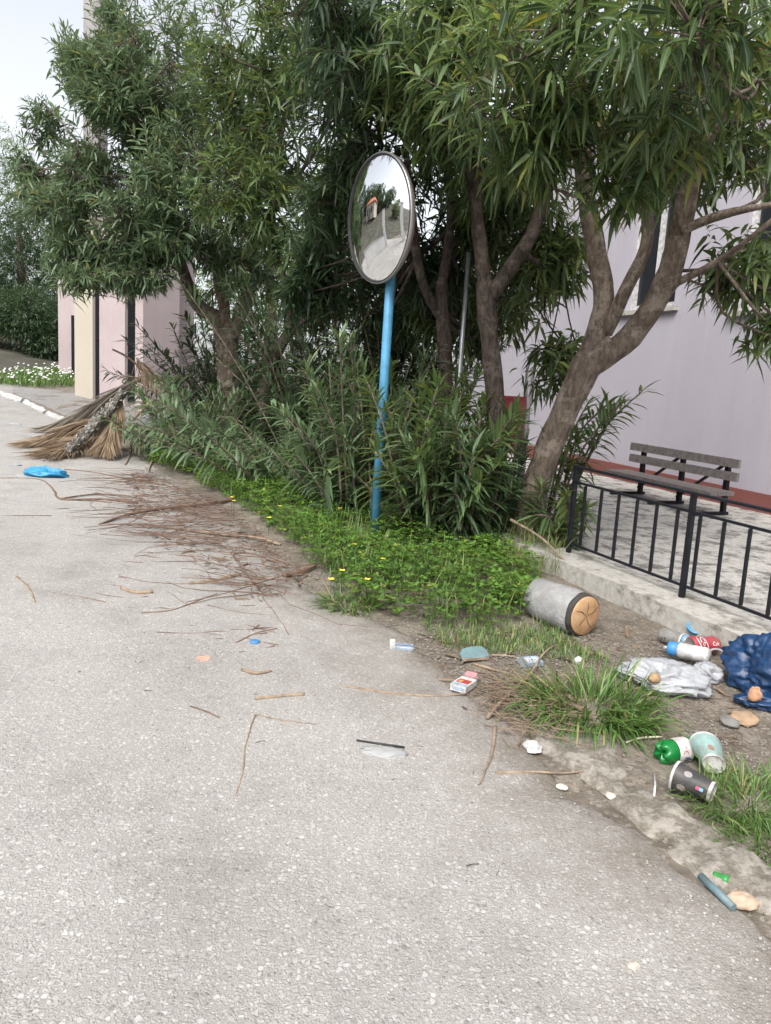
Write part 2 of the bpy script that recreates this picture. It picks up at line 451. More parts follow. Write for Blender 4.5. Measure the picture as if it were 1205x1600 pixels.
def shoots(tips, U, nl, length, Lr, wr, spread=(25, 95), droop=(.15, .45), yellow=.06, shade=None):
    """whorled leaves along the last stretch of every shoot"""
    n = len(tips)
    k = np.tile(np.arange(nl), n); i = np.repeat(np.arange(n), nl)
    f = (k + rng.uniform(-.4, .4, n * nl)) / nl
    ln = (length * rng.uniform(.7, 1.3, n))[i]
    U = nrm(U); u = U[i]
    base = tips[i] - u * (ln * f)[:, None]
    az = k * 2.3999 + rng.uniform(0, 6.28, n)[i] + rng.normal(0, .65, n * nl)
    ref = np.where(np.abs(U[:, 2:3]) < .9, np.array([[0, 0, 1.0]]), np.array([[1.0, 0, 0]]))
    x = nrm(np.cross(U, ref)); y = np.cross(U, x)
    pol = np.radians(spread[0] + (spread[1] - spread[0]) * f + rng.normal(0, 17, n * nl))
    d = u * np.cos(pol)[:, None] + (x[i] * np.cos(az)[:, None] + y[i] * np.sin(az)[:, None]) * np.sin(pol)[:, None]
    L = rng.uniform(*Lr, n * nl) * (1 - .45 * (1 - f) ** 3) * np.where(rng.uniform(0, 1, n * nl) < .18, rng.uniform(.45, .8, n * nl), 1) * rng.uniform(.8, 1.15, n)[i]
    Wd = L * rng.uniform(*wr, n * nl)
    dr = rng.uniform(*droop, n * nl)
    sh = np.clip((rng.uniform(.1, .9, n)[i] if shade is None else shade[i]) + rng.normal(0, .16, n * nl), 0, 1)
    ye = np.where(rng.uniform(0, 1, n * nl) < yellow, rng.uniform(.3, .9, n * nl), rng.uniform(0, .12, n * nl))
    return [base, nrm(d), L, Wd, dr, rng.normal(0, .6, n * nl), sh, ye]
def smooth_path(pts, sub=4):
    pts = [Vector(p) for p in pts]; out = []
    for i in range(len(pts) - 1):
        p0, p1, p2, p3 = pts[max(i - 1, 0)], pts[i], pts[i + 1], pts[min(i + 2, len(pts) - 1)]
        for k in range(sub):
            t = k / sub
            out.append(.5 * ((2 * p1) + (p2 - p0) * t + (2 * p0 - 5 * p1 + 4 * p2 - p3) * t * t + (3 * p1 - p0 - 3 * p2 + p3) * t ** 3))
    return out + [pts[-1]]
def lerp_r(r, n): return [float(np.interp(i / (n - 1), np.linspace(0, 1, len(r)), r)) for i in range(n)]

# ================================================================== the setting
def build_ground():
    def axis(lo, hi, a, b, step):
        mid = list(np.arange(a, b, step)); out = mid[:]
        g = step
        q = b
        while q < hi: out.append(q); g *= 1.35; q += g
        out.append(hi); g = step; q = a - step
        while q > lo: out.insert(0, q); g *= 1.35; q -= g
        out.insert(0, lo); return out
    xs = axis(-400, 400, -6, 5, .09); ys = axis(-400, 600, -.6, 13, .09)
    V = []; Fc = []
    for y in ys:
        for x in xs:
            s, t = ST(x, y); k = t - edge(s)
            z = gh(x, y) - .03 if k < -.2 or (t > TK + .2 and t < TW + 4) else verge(x, y)
            if -.2 <= k < -.0: z = gh(x, y) + .004
            V.append((x, y, z))
    nx = len(xs)
    for j in range(len(ys) - 1):
        for i in range(nx - 1):
            a = j * nx + i; Fc.append((a, a + 1, a + 1 + nx, a + nx))
    b = MB(); b.v = V; b.f = Fc
    tag(b.build('ground', M['soil']), kind='structure')
build_ground()

def build_road():
    b = MB(); ss = list(np.arange(-3, 14, .05)) + list(np.arange(14, 45, .5)) + [60, 90]
    ss = [-40, -20, -10, -6, -4] + ss
    ds = []
    cols = [0, .03, .07, .12, .2, .3, .45, .65, .9, 1.3, 1.9, 2.7, 3.7, 5, 6.5, 8.0]
    for s in ss:
        e = edge(s) + .09 * noise.noise(Vector((s * 1.7, 0, 5))) + .05 * noise.noise(Vector((s * 6, 3, 5))) + .025 * noise.noise(Vector((s * 19, 3, 5)))
        for c in cols:
            x, y = XY(s, e - c)
            z = gh(x, y) + .012 * min(1, c / .1) + .012 * noise.noise(Vector((x * .8, y * .8, 1)))
            if c == 0: z -= .02
            b.v.append((x, y, z)); ds.append(math.exp(-c / .45) * (1.0 if s < 7 else .6))
    n = len(cols)
    for i in range(len(ss) - 1):
        for k in range(n - 1):
            a = i * n + k; b.f.append((a, a + n, a + n + 1, a + 1))
    o = b.build('road', M['road'])
    at = o.data.attributes.new('dirt', 'FLOAT', 'POINT'); at.data.foreach_set('value', ds)
    tag(o, kind='structure')
build_road()

def strip(name, pts_a, pts_b, h, m, z0=None, kind='structure', rough=.006):
    """a low slab between two ground polylines"""
    b = MB(); n = len(pts_a)
    for p, q in zip(pts_a, pts_b):
        for (x, y), dz in ((p, -.15), (p, h), (q, h), (q, -.15)):
            z = gh(x, y) + dz + (rough * noise.noise(Vector((x * 9, y * 9, dz))) if dz > 0 else 0)
            b.v.append((x, y, z))
    for i in range(n - 1):
        for k in range(3):
            a = i * 4 + k; b.f.append((a, a + 1, a + 5, a + 4))
    b.f.append((0, 1, 2, 3)); b.f.append(tuple((n - 1) * 4 + k for k in (3, 2, 1, 0)))
    o = b.build(name, m, smooth='auto')
    return tag(o, kind=kind) if kind else o
SS = [x * .08 - 4 for x in range(int(15.0 / .08))]
wob = lambda s, a: a * noise.noise(Vector((s * 2.3, a * 50, 0))) + a * .5 * noise.noise(Vector((s * 9, a * 50, 0)))
strip('terrace', [XY(s, TK + .235) for s in SS], [XY(s, TW + .02) for s in SS], TER - .006, M['terrace'])
strip('kerb', [XY(s, TK - .02 + wob(s, .012)) for s in SS], [XY(s, TK + .24 + wob(s, .012)) for s in SS], TER + .005, M['kerb'], rough=.012)
# crumbling concrete lip along the edge of the tarmac near the camera
ES2 = [x * .03 + .35 for x in range(int(1.75 / .03))]
def lip(s, k): return edge(s) + k + .05 * noise.noise(Vector((s * 4, k * 9, 2))) + .03 * noise.noise(Vector((s * 13, k * 9, 2)))
def edging():
    b = MB(); n = 15
    for s in [x * .0105 + .15 for x in range(150)]:
        for k in range(n + 1):
            f = k / n; t = lip(s, -.03 + .24 * f) ; x, y = XY(s, t)
            v = Vector((x, y, 0)); crown = min(1, f / .15, (1 - f) / .3)
            z = gh(x, y) - .010 + crown * (.034 + .022 * noise.noise(v * 5) + .010 * noise.noise(v * 17) + .004 * noise.noise(v * 50))
            b.v.append((x, y, z))
    for i in range(149):
        for k in range(n):
            a = i * (n + 1) + k; b.f.append((a, a + n + 1, a + n + 2, a + 1))
    tag(b.build('road_edging', M['edging']), kind='structure')
edging()
# grey apron before the gate and its broken white kerb
ap = [G(*q) for q in ((20, 606), (118, 612), (215, 640), (300, 640))]; aq = [G(*q) for q in ((20, 616), (70, 635), (112, 656), (215, 690))]
def fine(ps, n=12):
    out = []
    for i in range(len(ps) - 1):
        for k in range(n): q = ps[i].lerp(ps[i + 1], k / n); out.append((q.x, q.y))
    return out + [(ps[-1].x, ps[-1].y)]
strip('apron', fine(ap), fine(aq), .03, M['apron'])
kp = [G(*q) for q in ((-60, 596), (-10, 610), (35, 624), (72, 641), (108, 657))]
kq = [G(*q) for q in ((-60, 600), (-10, 615), (32, 629.5), (67, 646), (101, 661))]
kf, kg = fine(kp, 8), fine(kq, 8)
for i0, i1 in ((0, 9), (9, 17), (17, 25), (25, 33)):
    o = strip('kerb_stone', kf[i0:i1], kg[i0:i1], .03, M['whitepaint'], rough=.03)

# ------------------------------------------------------------------ pink house
def plane_s(px, py, t):
    p = onplane(px, py, t); return ST(p.x, p.y)[0], p.z
def wallbox(b, s0, s1, t0, t1, z0, z1):
    vs = []
    for s in (s0, s1):
        for t in (t0, t1):
            for z in (z0, z1): vs.append((*XY(s, t), z))
    return b.add(vs, [(0, 1, 3, 2), (4, 6, 7, 5), (0, 4, 5, 1), (2, 3, 7, 6), (0, 2, 6, 4), (1, 5, 7, 3)])
house = thing('pink_house', 'pink plastered house with red brown plinth behind the bench and trees', 'house', (*XY(4, TW), gh(*XY(4, TW)) + TER))
S_END = 9.4
wins = []
for (pl, pt, pr, pb) in ((978, 300, 1052, 487), (1150, 300, 1300, 487)):
    s_l, z_b = plane_s(pl, pb, TW); s_r, _ = plane_s(pr, pb, TW)
    wins.append((s_r, s_l, z_b, z_b + 1.25))
def house_wall():
    b = MB(); z0, z1 = -.4, onplane(985, 195, TW).z      # eaves
    # front wall pierced by its windows (bands between openings)
    cuts = sorted(wins)
    cur = -5.0
    for (a, c, zb, zt) in cuts:
        wallbox(b, cur, a, TW, TW + .25, z0, z1); wallbox(b, a, c, TW, TW + .25, z0, zb); wallbox(b, a, c, TW, TW + .25, zt, z1); cur = c
    wallbox(b, cur, S_END, TW, TW + .25, z0, z1)
    wallbox(b, S_END - .25, S_END, TW + .25, TW + 8, z0, z1)
    wallbox(b, -5, S_END - .25, TW + 7.75, TW + 8, z0, z1)
    b.build('wall', M['pink'], house, smooth=False)
    b = MB(); wallbox(b, -5.2, S_END + .15, TW - .12, TW + 8.2, z1, z1 + .12); b.build('roof', M['plinth'], house, smooth=False)
    b = MB(); n = 40
    for i in range(n):
        s = -5 + (S_END + 5) * i / (n - 1); x, y = XY(s, TW - .018); x2, y2 = XY(s, TW + .1); g = gh(x, y) + TER
        b.v += [(x, y, g - .1), (x, y, g + .155), (x2, y2, g + .155)]
    for i in range(n - 1):
        for k in range(2): a = i * 3 + k; b.f.append((a, a + 1, a + 4, a + 3))
    b.build('plinth', M['plinth'], house, smooth=False)
    glass = plain('dark_glass', (.02, .022, .026), .08, .1)
    for (a, c, zb, zt) in cuts:
        f = MB(); w = .055
        for (p, q, r, u) in ((a, a + w, zb, zt), (c - w, c, zb, zt), (a + w, c - w, zb, zb + w), (a + w, c - w, zt - w, zt), ((a + c) / 2 - w / 2, (a + c) / 2 + w / 2, zb + w, zt - w)):
            wallbox(f, p, q, TW + .06, TW + .12, r, u)
        fo = f.build('window', M['white'], house, smooth=False)
        for (p, q) in ((a + w, (a + c) / 2 - w / 2), ((a + c) / 2 + w / 2, c - w)):
            g = MB(); wallbox(g, p + .002, q - .002, TW + .085, TW + .095, zb + w, zt - w); g.build('pane', glass, fo, smooth=False)
        g = MB(); wallbox(g, a - .06, c + .06, TW - .05, TW + .059, zb - .045, zb - .002); g.build('sill', M['kerb'], fo, smooth=False)
house_wall()

# ------------------------------------------------------------------ terrace railing
FT = TK + .16
def rail_fence(label, s_list, s0, s1, step, height, name='iron_railing', t=FT):
    base = lambda s: gh(*XY(s, t)) + TER + .004
    root = thing(name, label, 'railing', (*XY((s0 + s1) / 2, t), base((s0 + s1) / 2)))
    p3 = lambda s, h: Vector((*XY(s, t), base(s) + h))
    MB().bar(p3(s0, height), p3(s1, height), .028, .012).build('top_rail', M['iron'], root, smooth=False)
    MB().bar(p3(s0, height - .085), p3(s1, height - .085), .012, .012).build('middle_rail', M['iron'], root, smooth=False)
    MB().bar(p3(s0, .055), p3(s1, .055), .012, .012).build('bottom_rail', M['iron'], root, smooth=False)
    for s in s_list:
        MB().bar(p3(s, -.01), p3(s, height - .007), .022, .022).build('post', M['iron'], root, smooth=False)
    k = 0; s = s0 + step
    while s < s1 - .02:
        if min(abs(s - q) for q in s_list) > .04:
            MB().bar(p3(s, .063), p3(s, height - .093), .0125, .0125).build('baluster', M['iron'], root, smooth=False)
        s += step
    return root
sp, zt = plane_s(1084, 772, FT); sp0, zb = plane_s(1065, 940, FT)
SPO = (sp + sp0) / 2; FH = zt - (gh(*XY(SPO, FT)) + TER)
rail_fence('low black iron railing along the terrace in front of the bench', [SPO - 1.32, SPO, plane_s(892, 800, FT)[0] - .012], SPO - 1.9, plane_s(892, 800, FT)[0], .132, FH)
rail_fence('black iron railing half hidden by bushes beside the gate pillar', [8.2, 9.6, 10.9], 7.6, 11.0, .14, .85)

# ------------------------------------------------------------------ bench
def bench():
    tb = 4.95                                                  # line of the rear posts
    s_l, z_top = plane_s(1008, 695, tb); s_r, z_r = plane_s(1140, 715, tb)
    g = lambda s: gh(*XY(s, tb)) + TER
    root = thing('park_bench', 'grey slatted bench with black iron frame against the pink wall', 'bench', (*XY((s_l + s_r) / 2, tb), g((s_l + s_r) / 2)))
    hgt = ((z_top - g(s_l)) + (z_r - g(s_r))) / 2
    q = lambda s, t, h: Vector((*XY(s, t), g(s) + h))
    sm = (s_l + s_r) / 2; sh = hgt * .40; dp = .34
    for s in (s_l, sm, s_r):
        fr = MB().bar(q(s, tb, 0), q(s, tb, hgt), .035, .035).build('rear_post', M['iron'], root, smooth=False)
        MB().bar(q(s, tb + .05, .012), q(s, tb - dp, .012), .03, .024).build('foot', M['iron'], root, smooth=False)
        MB().bar(q(s, tb - .018, sh - .02), q(s, tb - dp * .9, sh - .02), .03, .022).build('seat_bracket', M['iron'], root, smooth=False)
    for a, c in ((s_r, sm), (sm, s_l)):
        MB().bar(q(a, tb - .03, hgt * .9), q(c, tb - .03, .06), .02, .02).build('brace', M['iron'], root, smooth=False)
    e = .13
    for h in (.93, .70):
        MB().bar(q(s_l + e, tb - .035, hgt * h), q(s_r - e, tb - .035, hgt * h), .03, hgt * .15).build('back_slat', M['slat'], root, smooth=False)
    for k in range(3):
        t = tb - .09 - k * .092
        MB().bar(q(s_l + e, t, sh + .008), q(s_r - e, t, sh + .008), .080, .032).build('seat_slat', M['slat'], root, smooth=False)
bench()

# ------------------------------------------------------------------ gate with pillars
def gatewall():
    w1, w2 = _march(117, 620, gh, 0), _march(223, 646, gh, 0)
    fd = Vector((w1.x - w2.x, w1.y - w2.y)).normalized(); fn = Vector((fd.y, -fd.x))     # along the front, and into the plot
    if fn.y < 0: fn = -fn
    def S(px, py=600, t=0.0):
        d = ray(px, py); q = Vector((w2.x - CAM.x, w2.y - CAM.y)); k = (q.dot(fn) + t) / (d.x * fn.x + d.y * fn.y)
        return (Vector((d.x * k, d.y * k)) - q).dot(fd)
    def at(s, t, z): return Vector((w2.x + fd.x * s + fn.x * t, w2.y + fd.y * s + fn.y * t, z))
    def gbox(b, s0, s1, t0, t1, z0, z1):
        vs = [at(s, t, z) for s in (s0, s1) for t in (t0, t1) for z in (z0, z1)]
        return b.add(vs, [(0, 1, 3, 2), (4, 6, 7, 5), (0, 4, 5, 1), (2, 3, 7, 6), (0, 2, 6, 4), (1, 5, 7, 3)])
    gz = lambda s, t=0: gh(*at(s, t, 0).xy)
    def pillar(label, px0, px1, m, depth=.5, h=3.0, t0=0.0):
        a, c = S(px1, 600, t0), S(px0, 600, t0); g = gz((a + c) / 2, t0)
        root = thing('gate_pillar', label, 'pillar', at((a + c) / 2, t0 + depth / 2, g))
        b = MB(); gbox(b, a, c, t0, t0 + depth, g - .3, g + h); b.build('shaft', m, root, smooth=False)
        b = MB(); gbox(b, a - .05, c + .05, t0 - .05, t0 + depth + .05, g + h, g + h + .09); b.build('cap', M['kerb'], root, smooth=False)
        return root
    pillar('broad pink gate pillar nearest the palm debris, its near side in shade', 211, 223, M['pinkgate'], .62, 2.9)
    pillar('pink pillar standing between the iron grille and the black gate', 155.5, 195, M['pinkgate'], .10, 2.9)
    pillar('cream plastered pillar on the far side of the black gate', 117, 145, M['cream'], .12, 3.0)
    pillar('farthest pink pillar next to the dark hedge', 92, 122, M['pinkgate'], .3, 3.2, 1.3)
    a, c = S(211), S(195); g = gz((a + c) / 2)
    root = thing('iron_grille', 'black iron grille with sloping top between two pink pillars', 'grille', at((a + c) / 2, .05, g))
    b = MB(); gbox(b, a, c, .09, .14, g - .1, g + .35); b.build('sill_wall', M['pinkgate'], root, smooth=False)
    n = 5
    for i in range(n):
        f = (i + .5) / n; s_ = a + (c - a) * f; MB().bar(at(s_, .05, g + .12), at(s_, .05, g + 1.75 + .30 * f), .03, .03).build('bar', M['iron'], root, smooth=False)
    for h in (.3, 1.0, 1.6): MB().bar(at(a + .005, .05, g + h), at(c - .005, .05, g + h), .03, .03).build('rail', M['iron'], root, smooth=False)
    a, c = S(155), S(145.5); g = gz((a + c) / 2)
    root = thing('iron_gate', 'tall black iron gate between the pink and the cream pillar', 'gate', at((a + c) / 2, .05, g))
    for i in range(5):
        f = i / 4; s_ = a + .02 + (c - a - .04) * f; MB().bar(at(s_, .05, g + .04), at(s_, .05, g + 2.0 + .45 * f), .035, .035).build('bar', M['iron'], root, smooth=False)
    for h in (.1, 1.0, 1.9): MB().bar(at(a + .02, .05, g + h), at(c - .02, .05, g + h), .04, .04).build('rail', M['iron'], root, smooth=False)
    b = MB(); gbox(b, a + .02, c - .02, .068, .078, g + .15, g + 1.85); b.build('panel', M['iron'], root, smooth=False)
    q = at(S(115, 600, 1.2), 1.2, 0); g = gh(q.x, q.y)
    tag(MB().bar((q.x, q.y, g - .05), (q.x, q.y, g + 1.3), .07, .07).build('iron_post', M['iron'], smooth=False, loc=(q.x, q.y, g)), 'short black iron post between the cream and the farthest pink pillar', 'post')
    # plastered garden wall set back behind the nearest pillar
    q = at(S(223) + .25, .8, 0); g = gh(q.x, q.y)
    b = MB(); gbox(b, S(223) + .3, S(223) + .5, .63, 1.1, g - .2, g + 2.5)
    tag(b.build('garden_wall', M['pinkgate'], smooth=False, loc=(q.x, q.y, g)), 'stub of pink garden wall right behind the nearest gate pillar', 'wall')
gatewall()

# ------------------------------------------------------------------ poles
def utility_pole():
    p = P(150, 560, 19); x, y = p.x, p.y; g = gh(x, y)
    root = thing('utility_pole', 'grey concrete utility pole rising behind the left tree', 'pole', (x, y, g))
    MB().tube([(x, y, g - .2), (x, y, g + 4), (x, y, g + 9.6)], [.32, .29, .25], 14).build('shaft', plain('pole_concrete', (.21, .20, .197), .9, .12, 6), root)
    MB().bar((x - .9, y, g + 9.3), (x + .9, y, g + 9.3), .1, .1).build('cross_arm', M['iron'], root, smooth=False)
utility_pole()
def grey_post():
    a = P(708, 700, 5.1); g = surf(a.x, a.y); top = P(733, 392, 5.1)
    root = thing('metal_post', 'thin grey metal post leaning behind the bushes', 'post', (a.x, a.y, g))
    MB().tube([(a.x, a.y, g - .05), top], [.015, .015], 10).build('shaft', plain('galvanised', (.36, .37, .39), .35, .15, 8, 0, .7), root)
    MB().lathe([(.0, .008), (.018, .007), (.018, -.01)], 10, Matrix.Translation(top)).build('cap', M['iron'], root)
grey_post()
def red_box():
    x, y = XY(6.05, 3.55); g = gh(x, y) + TER
    c = P(801, 656, 6.4); x, y = c.x, c.y; g = gh(x, y) + TER
    root = thing('red_box', 'red metal box on a grey stand glimpsed between the tree trunks', 'box', (x, y, g))
    h = c.z
    MB().box((x, y, h), (.085, .06, .175)).build('body', M['red'], root, smooth=False)
    MB().box((x, y, h + .188), (.095, .07, .012)).build('lid', M['red'], root, smooth=False)
    MB().tube([(x + .12, y + .05, g), (x + .12, y + .05, h + .45)], .035, 10).build('stand', M['chrome'], root)
    MB().bar((x + .02, y + .05, h - .05), (x + .12, y + .05, h - .05), .03, .03).build('bracket', M['iron'], root, smooth=False)
red_box()

# ------------------------------------------------------------------ traffic mirror
def traffic_mirror():
    YM = 4.62
    b0 = P(586, 822, YM); b0.z = surf(b0.x, b0.y); top = P(619, 300, YM)
    root = thing('traffic_mirror', 'round convex traffic mirror on a leaning light blue pole', 'mirror', b0)
    ax = (top - b0).normalized()
    up = top + ax * .12
    MB().tube([b0 - ax * .1, b0.lerp(top, .5), up], [.029, .029, .029], 16).build('pole', M['bluepaint'], root)
    MB().lathe([(.0, .03), (.034, .028), (.036, .0), (.036, -.05), (.03, -.052)], 14, Matrix.Translation(up) @ ax.to_track_quat('Z', 'Y').to_matrix().to_4x4()).build('pole_cap', M['black'], root)
    c = P(592, 343, YM - .06)
    v = (CAM - c); v.z = 0; v.normalize()
    sight = (CAM - c).normalized(); left = -(ROT @ Vector((1, 0, 0))); left = (left - sight * left.dot(sight)).normalized()
    n = (sight * math.cos(rad(58.5)) + left * math.sin(rad(58.5)) + ax * .07).normalized()
    u = (ax - n * ax.dot(n)).normalized(); r = u.cross(n).normalized()
    Rr = 95 * (c - CAM).length / F * .945
    T = Matrix(((r.x, u.x, n.x, c.x), (r.y, u.y, n.y, c.y), (r.z, u.z, n.z, c.z), (0, 0, 0, 1)))
    Rs = .88; gi = Rr * .96
    z0 = math.sqrt(Rs ** 2 - gi ** 2)
    m, t, bb = mat('mirror_face'); bb.inputs['Metallic'].default_value = 1; bb.inputs['Roughness'].default_value = .035
    bb.inputs['Base Color'].default_value = (.86, .87, .88, 1)
    bump(t, bb, noi(t, objc(t), 5, 3), .02, .02)
    prof = [(gi * math.sin(k / 24 * math.pi / 2) , 0) for k in range(25)]
    prof = [(q, math.sqrt(Rs ** 2 - q * q) - z0 + .004) for q, _ in prof]; prof[0] = (1e-7, prof[0][1])
    MB().lathe(prof[::-1], 96, T).build('mirror_face', m, root)
    MB().lathe([(gi * .985, .0), (gi, .014), (Rr * .98, .012), (Rr * .981, .006)], 96, T).build('inner_gasket', M['black'], root)
    MB().lathe([(Rr * .976, .002), (Rr * .978, .012), (Rr * .99, .011), (Rr, .004), (Rr * .995, -.012), (Rr * .97, -.016)], 96, T).build('rim', M['chrome'], root)
    MB().lathe([(Rr * .972, -.014), (Rr * .94, -.032), (Rr * .6, -.060), (1e-7, -.07)], 64, T).build('back_shell', plain('mirror_back', (.30, .21, .16), .6, .2), root)
    # clamp that holds the shell to the pole
    k = c - n * .10; on_pole = b0 + ax * (k - b0).dot(ax)
    MB().bar(k + u * .06, on_pole + u * .06, .03, .05).build('bracket', M['black'], root, smooth=False)
    MB().bar(k - u * .06, on_pole - u * .06, .03, .05).build('bracket', M['black'], root, smooth=False)
    MB().tube([on_pole - ax * .09, on_pole + ax * .09], .036, 14).build('clamp', M['black'], root)
    for hh in (.52,): 
        q = b0 + ax * hh
        MB().tube([q - ax * .006, q + ax * .006], .031, 14).build('tie', plain('yellow_tie', (.35, .28, .10), .7), root)
    return c, n, u, r
MC, MN, MU, MR = traffic_mirror()

# ================================================================== trees and shrubs
def sample_blob(c, r, n, clump=1.3, thr=-.18, shell=.45):
    out = []
    c = np.array(c); tries = 0
    while len(out) < n:
        tries += 1
        if tries > 3: thr = -9
        q = nrm(rng.normal(0, 1, (n * 2, 3))) * (rng.uniform(0, 1, (n * 2, 1)) ** shell)
        for u in q:
            p = c + u * np.array(r)
            if noise.noise(Vector(p) * clump) + .25 * noise.noise(Vector(p) * clump * 3) < thr: continue
            out.append((p, u))
            if len(out) >= n: break
    return np.array([o[0] for o in out]), np.array([o[1] for o in out])

def oleander(label, limbs, blobs, leafm, barkm=None, nl=15, Lr=(.10, .16), wr=(.13, .19), length=.22, n_single=0, droop=(.15, .5), yellow=.05, name='oleander_tree', spread=(25, 95), wall_guard=True):
    """limbs: list of (path, radii); blobs: list of (centre, radii, shoots, lift)"""
    barkm = barkm or M['bark']
    base = Vector(limbs[0][0][0])
    root = thing(name, label, 'tree', base)
    nodes = []
    for i, (path, rr) in enumerate(limbs):
        sp_ = smooth_path(path, 5); b = MB()
        if i == 0: sp_[0] = sp_[0] - Vector((0, 0, .06))
        b.tube(sp_, lerp_r(rr, len(sp_)), 12, rough=.16)
        o = b.build('trunk' if i == 0 else 'limb', barkm, root)
        nodes += [(p, lerp_r(rr, len(sp_))[k]) for k, p in enumerate(sp_) if i > 0 or k > len(sp_) * .6]
    arrs = []; br = MB()
    NP = np.array([n[0] for n in nodes])
    for (c, r, n, lift) in blobs:
        p, u = sample_blob(c, r, n)
        if wall_guard:
            q_ = (p - np.array(CAM)) @ np.array(ROT); zx = 602.5 + F * q_[:, 0] / np.maximum(-q_[:, 2], .1); zy = 800 - F * q_[:, 1] / np.maximum(-q_[:, 2], .1)
            clear = (-q_[:, 2] < 4.75) & (((zx - 592) / 95) ** 2 + ((zy - 320) / 150) ** 2 < 1)
            ok = ~clear & (p @ np.array([N.x, N.y, 0]) < TW - .12) & (np.linalg.norm(p - np.array(CAM), axis=1) > 1.15)
            p, u = p[ok], u[ok]
        # secondary branches
        na = max(3, len(p) // 26)
        anc = p[rng.choice(len(p), na, replace=False)] * .8 + np.array(c) * .2
        tw = []
        for a in anc:
            j = int(np.argmin(np.linalg.norm(NP - a, axis=1))); st = Vector(NP[j]); a = Vector(a)
            md = st.lerp(a, .5) + Vector(rng.normal(0, .08, 3)) - Vector((0, 0, .05))
            r0 = min(.02, nodes[j][1] * .6)
            sp_ = smooth_path([st, md, a], 3); br.tube(sp_, lerp_r([r0, .006], len(sp_)), 5, caps=False)
            tw += sp_[2:]
        TP = np.array(tw)
        U = nrm(u * .9 + np.array([0, 0, lift]) + rng.normal(0, .35, p.shape))
        for q, d in zip(p, U):
            j = int(np.argmin(np.linalg.norm(TP - q, axis=1))); st = Vector(TP[j]); e = Vector(q)
            md = st.lerp(e, .55) - Vector(d) * .08
            br.tube([st, md, e], [.0045, .0035, .002], 3, caps=False)
        tocam = np.array(CAM) - np.array(c)
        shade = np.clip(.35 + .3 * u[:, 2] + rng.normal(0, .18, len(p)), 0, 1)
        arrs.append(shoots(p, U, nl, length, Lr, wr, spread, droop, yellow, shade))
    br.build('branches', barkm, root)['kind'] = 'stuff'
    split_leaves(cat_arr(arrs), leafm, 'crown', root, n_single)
    return root
R3 = lambda a, b=None, c=None: (a, b or a, c or a)

# nearest tree: thick leaning trunk by the kerb
g0 = P(822, 850, 4.5); g0.z = surf(g0.x, g0.y) - .02
fk = P(925, 555, 4.4)
oleander('big oleander with thick leaning forked trunk beside the terrace kerb', [
    ([g0, P(842, 745, 4.5), P(884, 640, 4.45), P(922, 565, 4.4), P(958, 540, 4.38)], [.088, .080, .080, .092, .07]),
    ([P(910, 585, 4.42), P(943, 480, 4.4), P(932, 390, 4.4), P(914, 290, 4.35), P(906, 150, 4.2), P(900, -60, 4.0)], [.072, .062, .056, .050, .042, .028]),
    ([P(945, 520, 4.4), P(982, 445, 4.3), P(1012, 370, 4.25), P(1000, 250, 4.2), P(985, 90, 4.1)], [.048, .038, .033, .028, .018]),
    ([P(925, 570, 4.4), P(985, 525, 4.36), P(1040, 440, 4.25), P(1070, 330, 4.1), P(1092, 180, 3.9), P(1105, -20, 3.6)], [.072, .068, .064, .056, .046, .028]),
    ([P(1050, 445, 4.22), P(1110, 415, 4.1), P(1168, 375, 3.95), P(1260, 300, 3.8)], [.022, .018, .014, .009]),
    ([P(1065, 360, 4.1), P(1130, 335, 4.0), P(1215, 318, 3.8)], [.03, .022, .014]),
    ([P(1080, 250, 4.0), P(1130, 170, 3.7), P(1190, 110, 3.3)], [.035, .025, .012]),
    ([P(918, 250, 4.3), P(850, 130, 3.9), P(770, 80, 3.5)], [.032, .024, .012])],
    [(P(930, 130, 4.0), (1.0, .9, .62), 95, .25), (P(1120, 60, 3.1), (.65, .65, .45), 62, .1),
     (P(830, 80, 3.3), (.65, .55, .42), 62, .1), (P(960, 10, 2.7), (.7, .4, .3), 34, -.2),
     (P(1030, 260, 3.6), (.35, .4, .26), 34, -.2), (P(850, 225, 3.6), (.42, .4, .22), 50, -.2), (P(960, 300, 3.5), (.2, .25, .12), 12, -.3),
     (P(1170, 420, 4.3), (.34, .4, .26), 46, -.15), (P(1200, 520, 4.2), (.14, .2, .16), 13, -.3), (P(1120, 260, 4.3), (.55, .5, .4), 55, .1),
     (P(1180, 130, 4.2), (.5, .5, .6), 55, .1), (P(1060, 180, 5.0), (1.1, .5, .7), 34, .1)],
    M['leaf'], nl=15, Lr=(.11, .175), wr=(.15, .21), n_single=300, droop=(.15, .65), yellow=.08, spread=(25, 100))
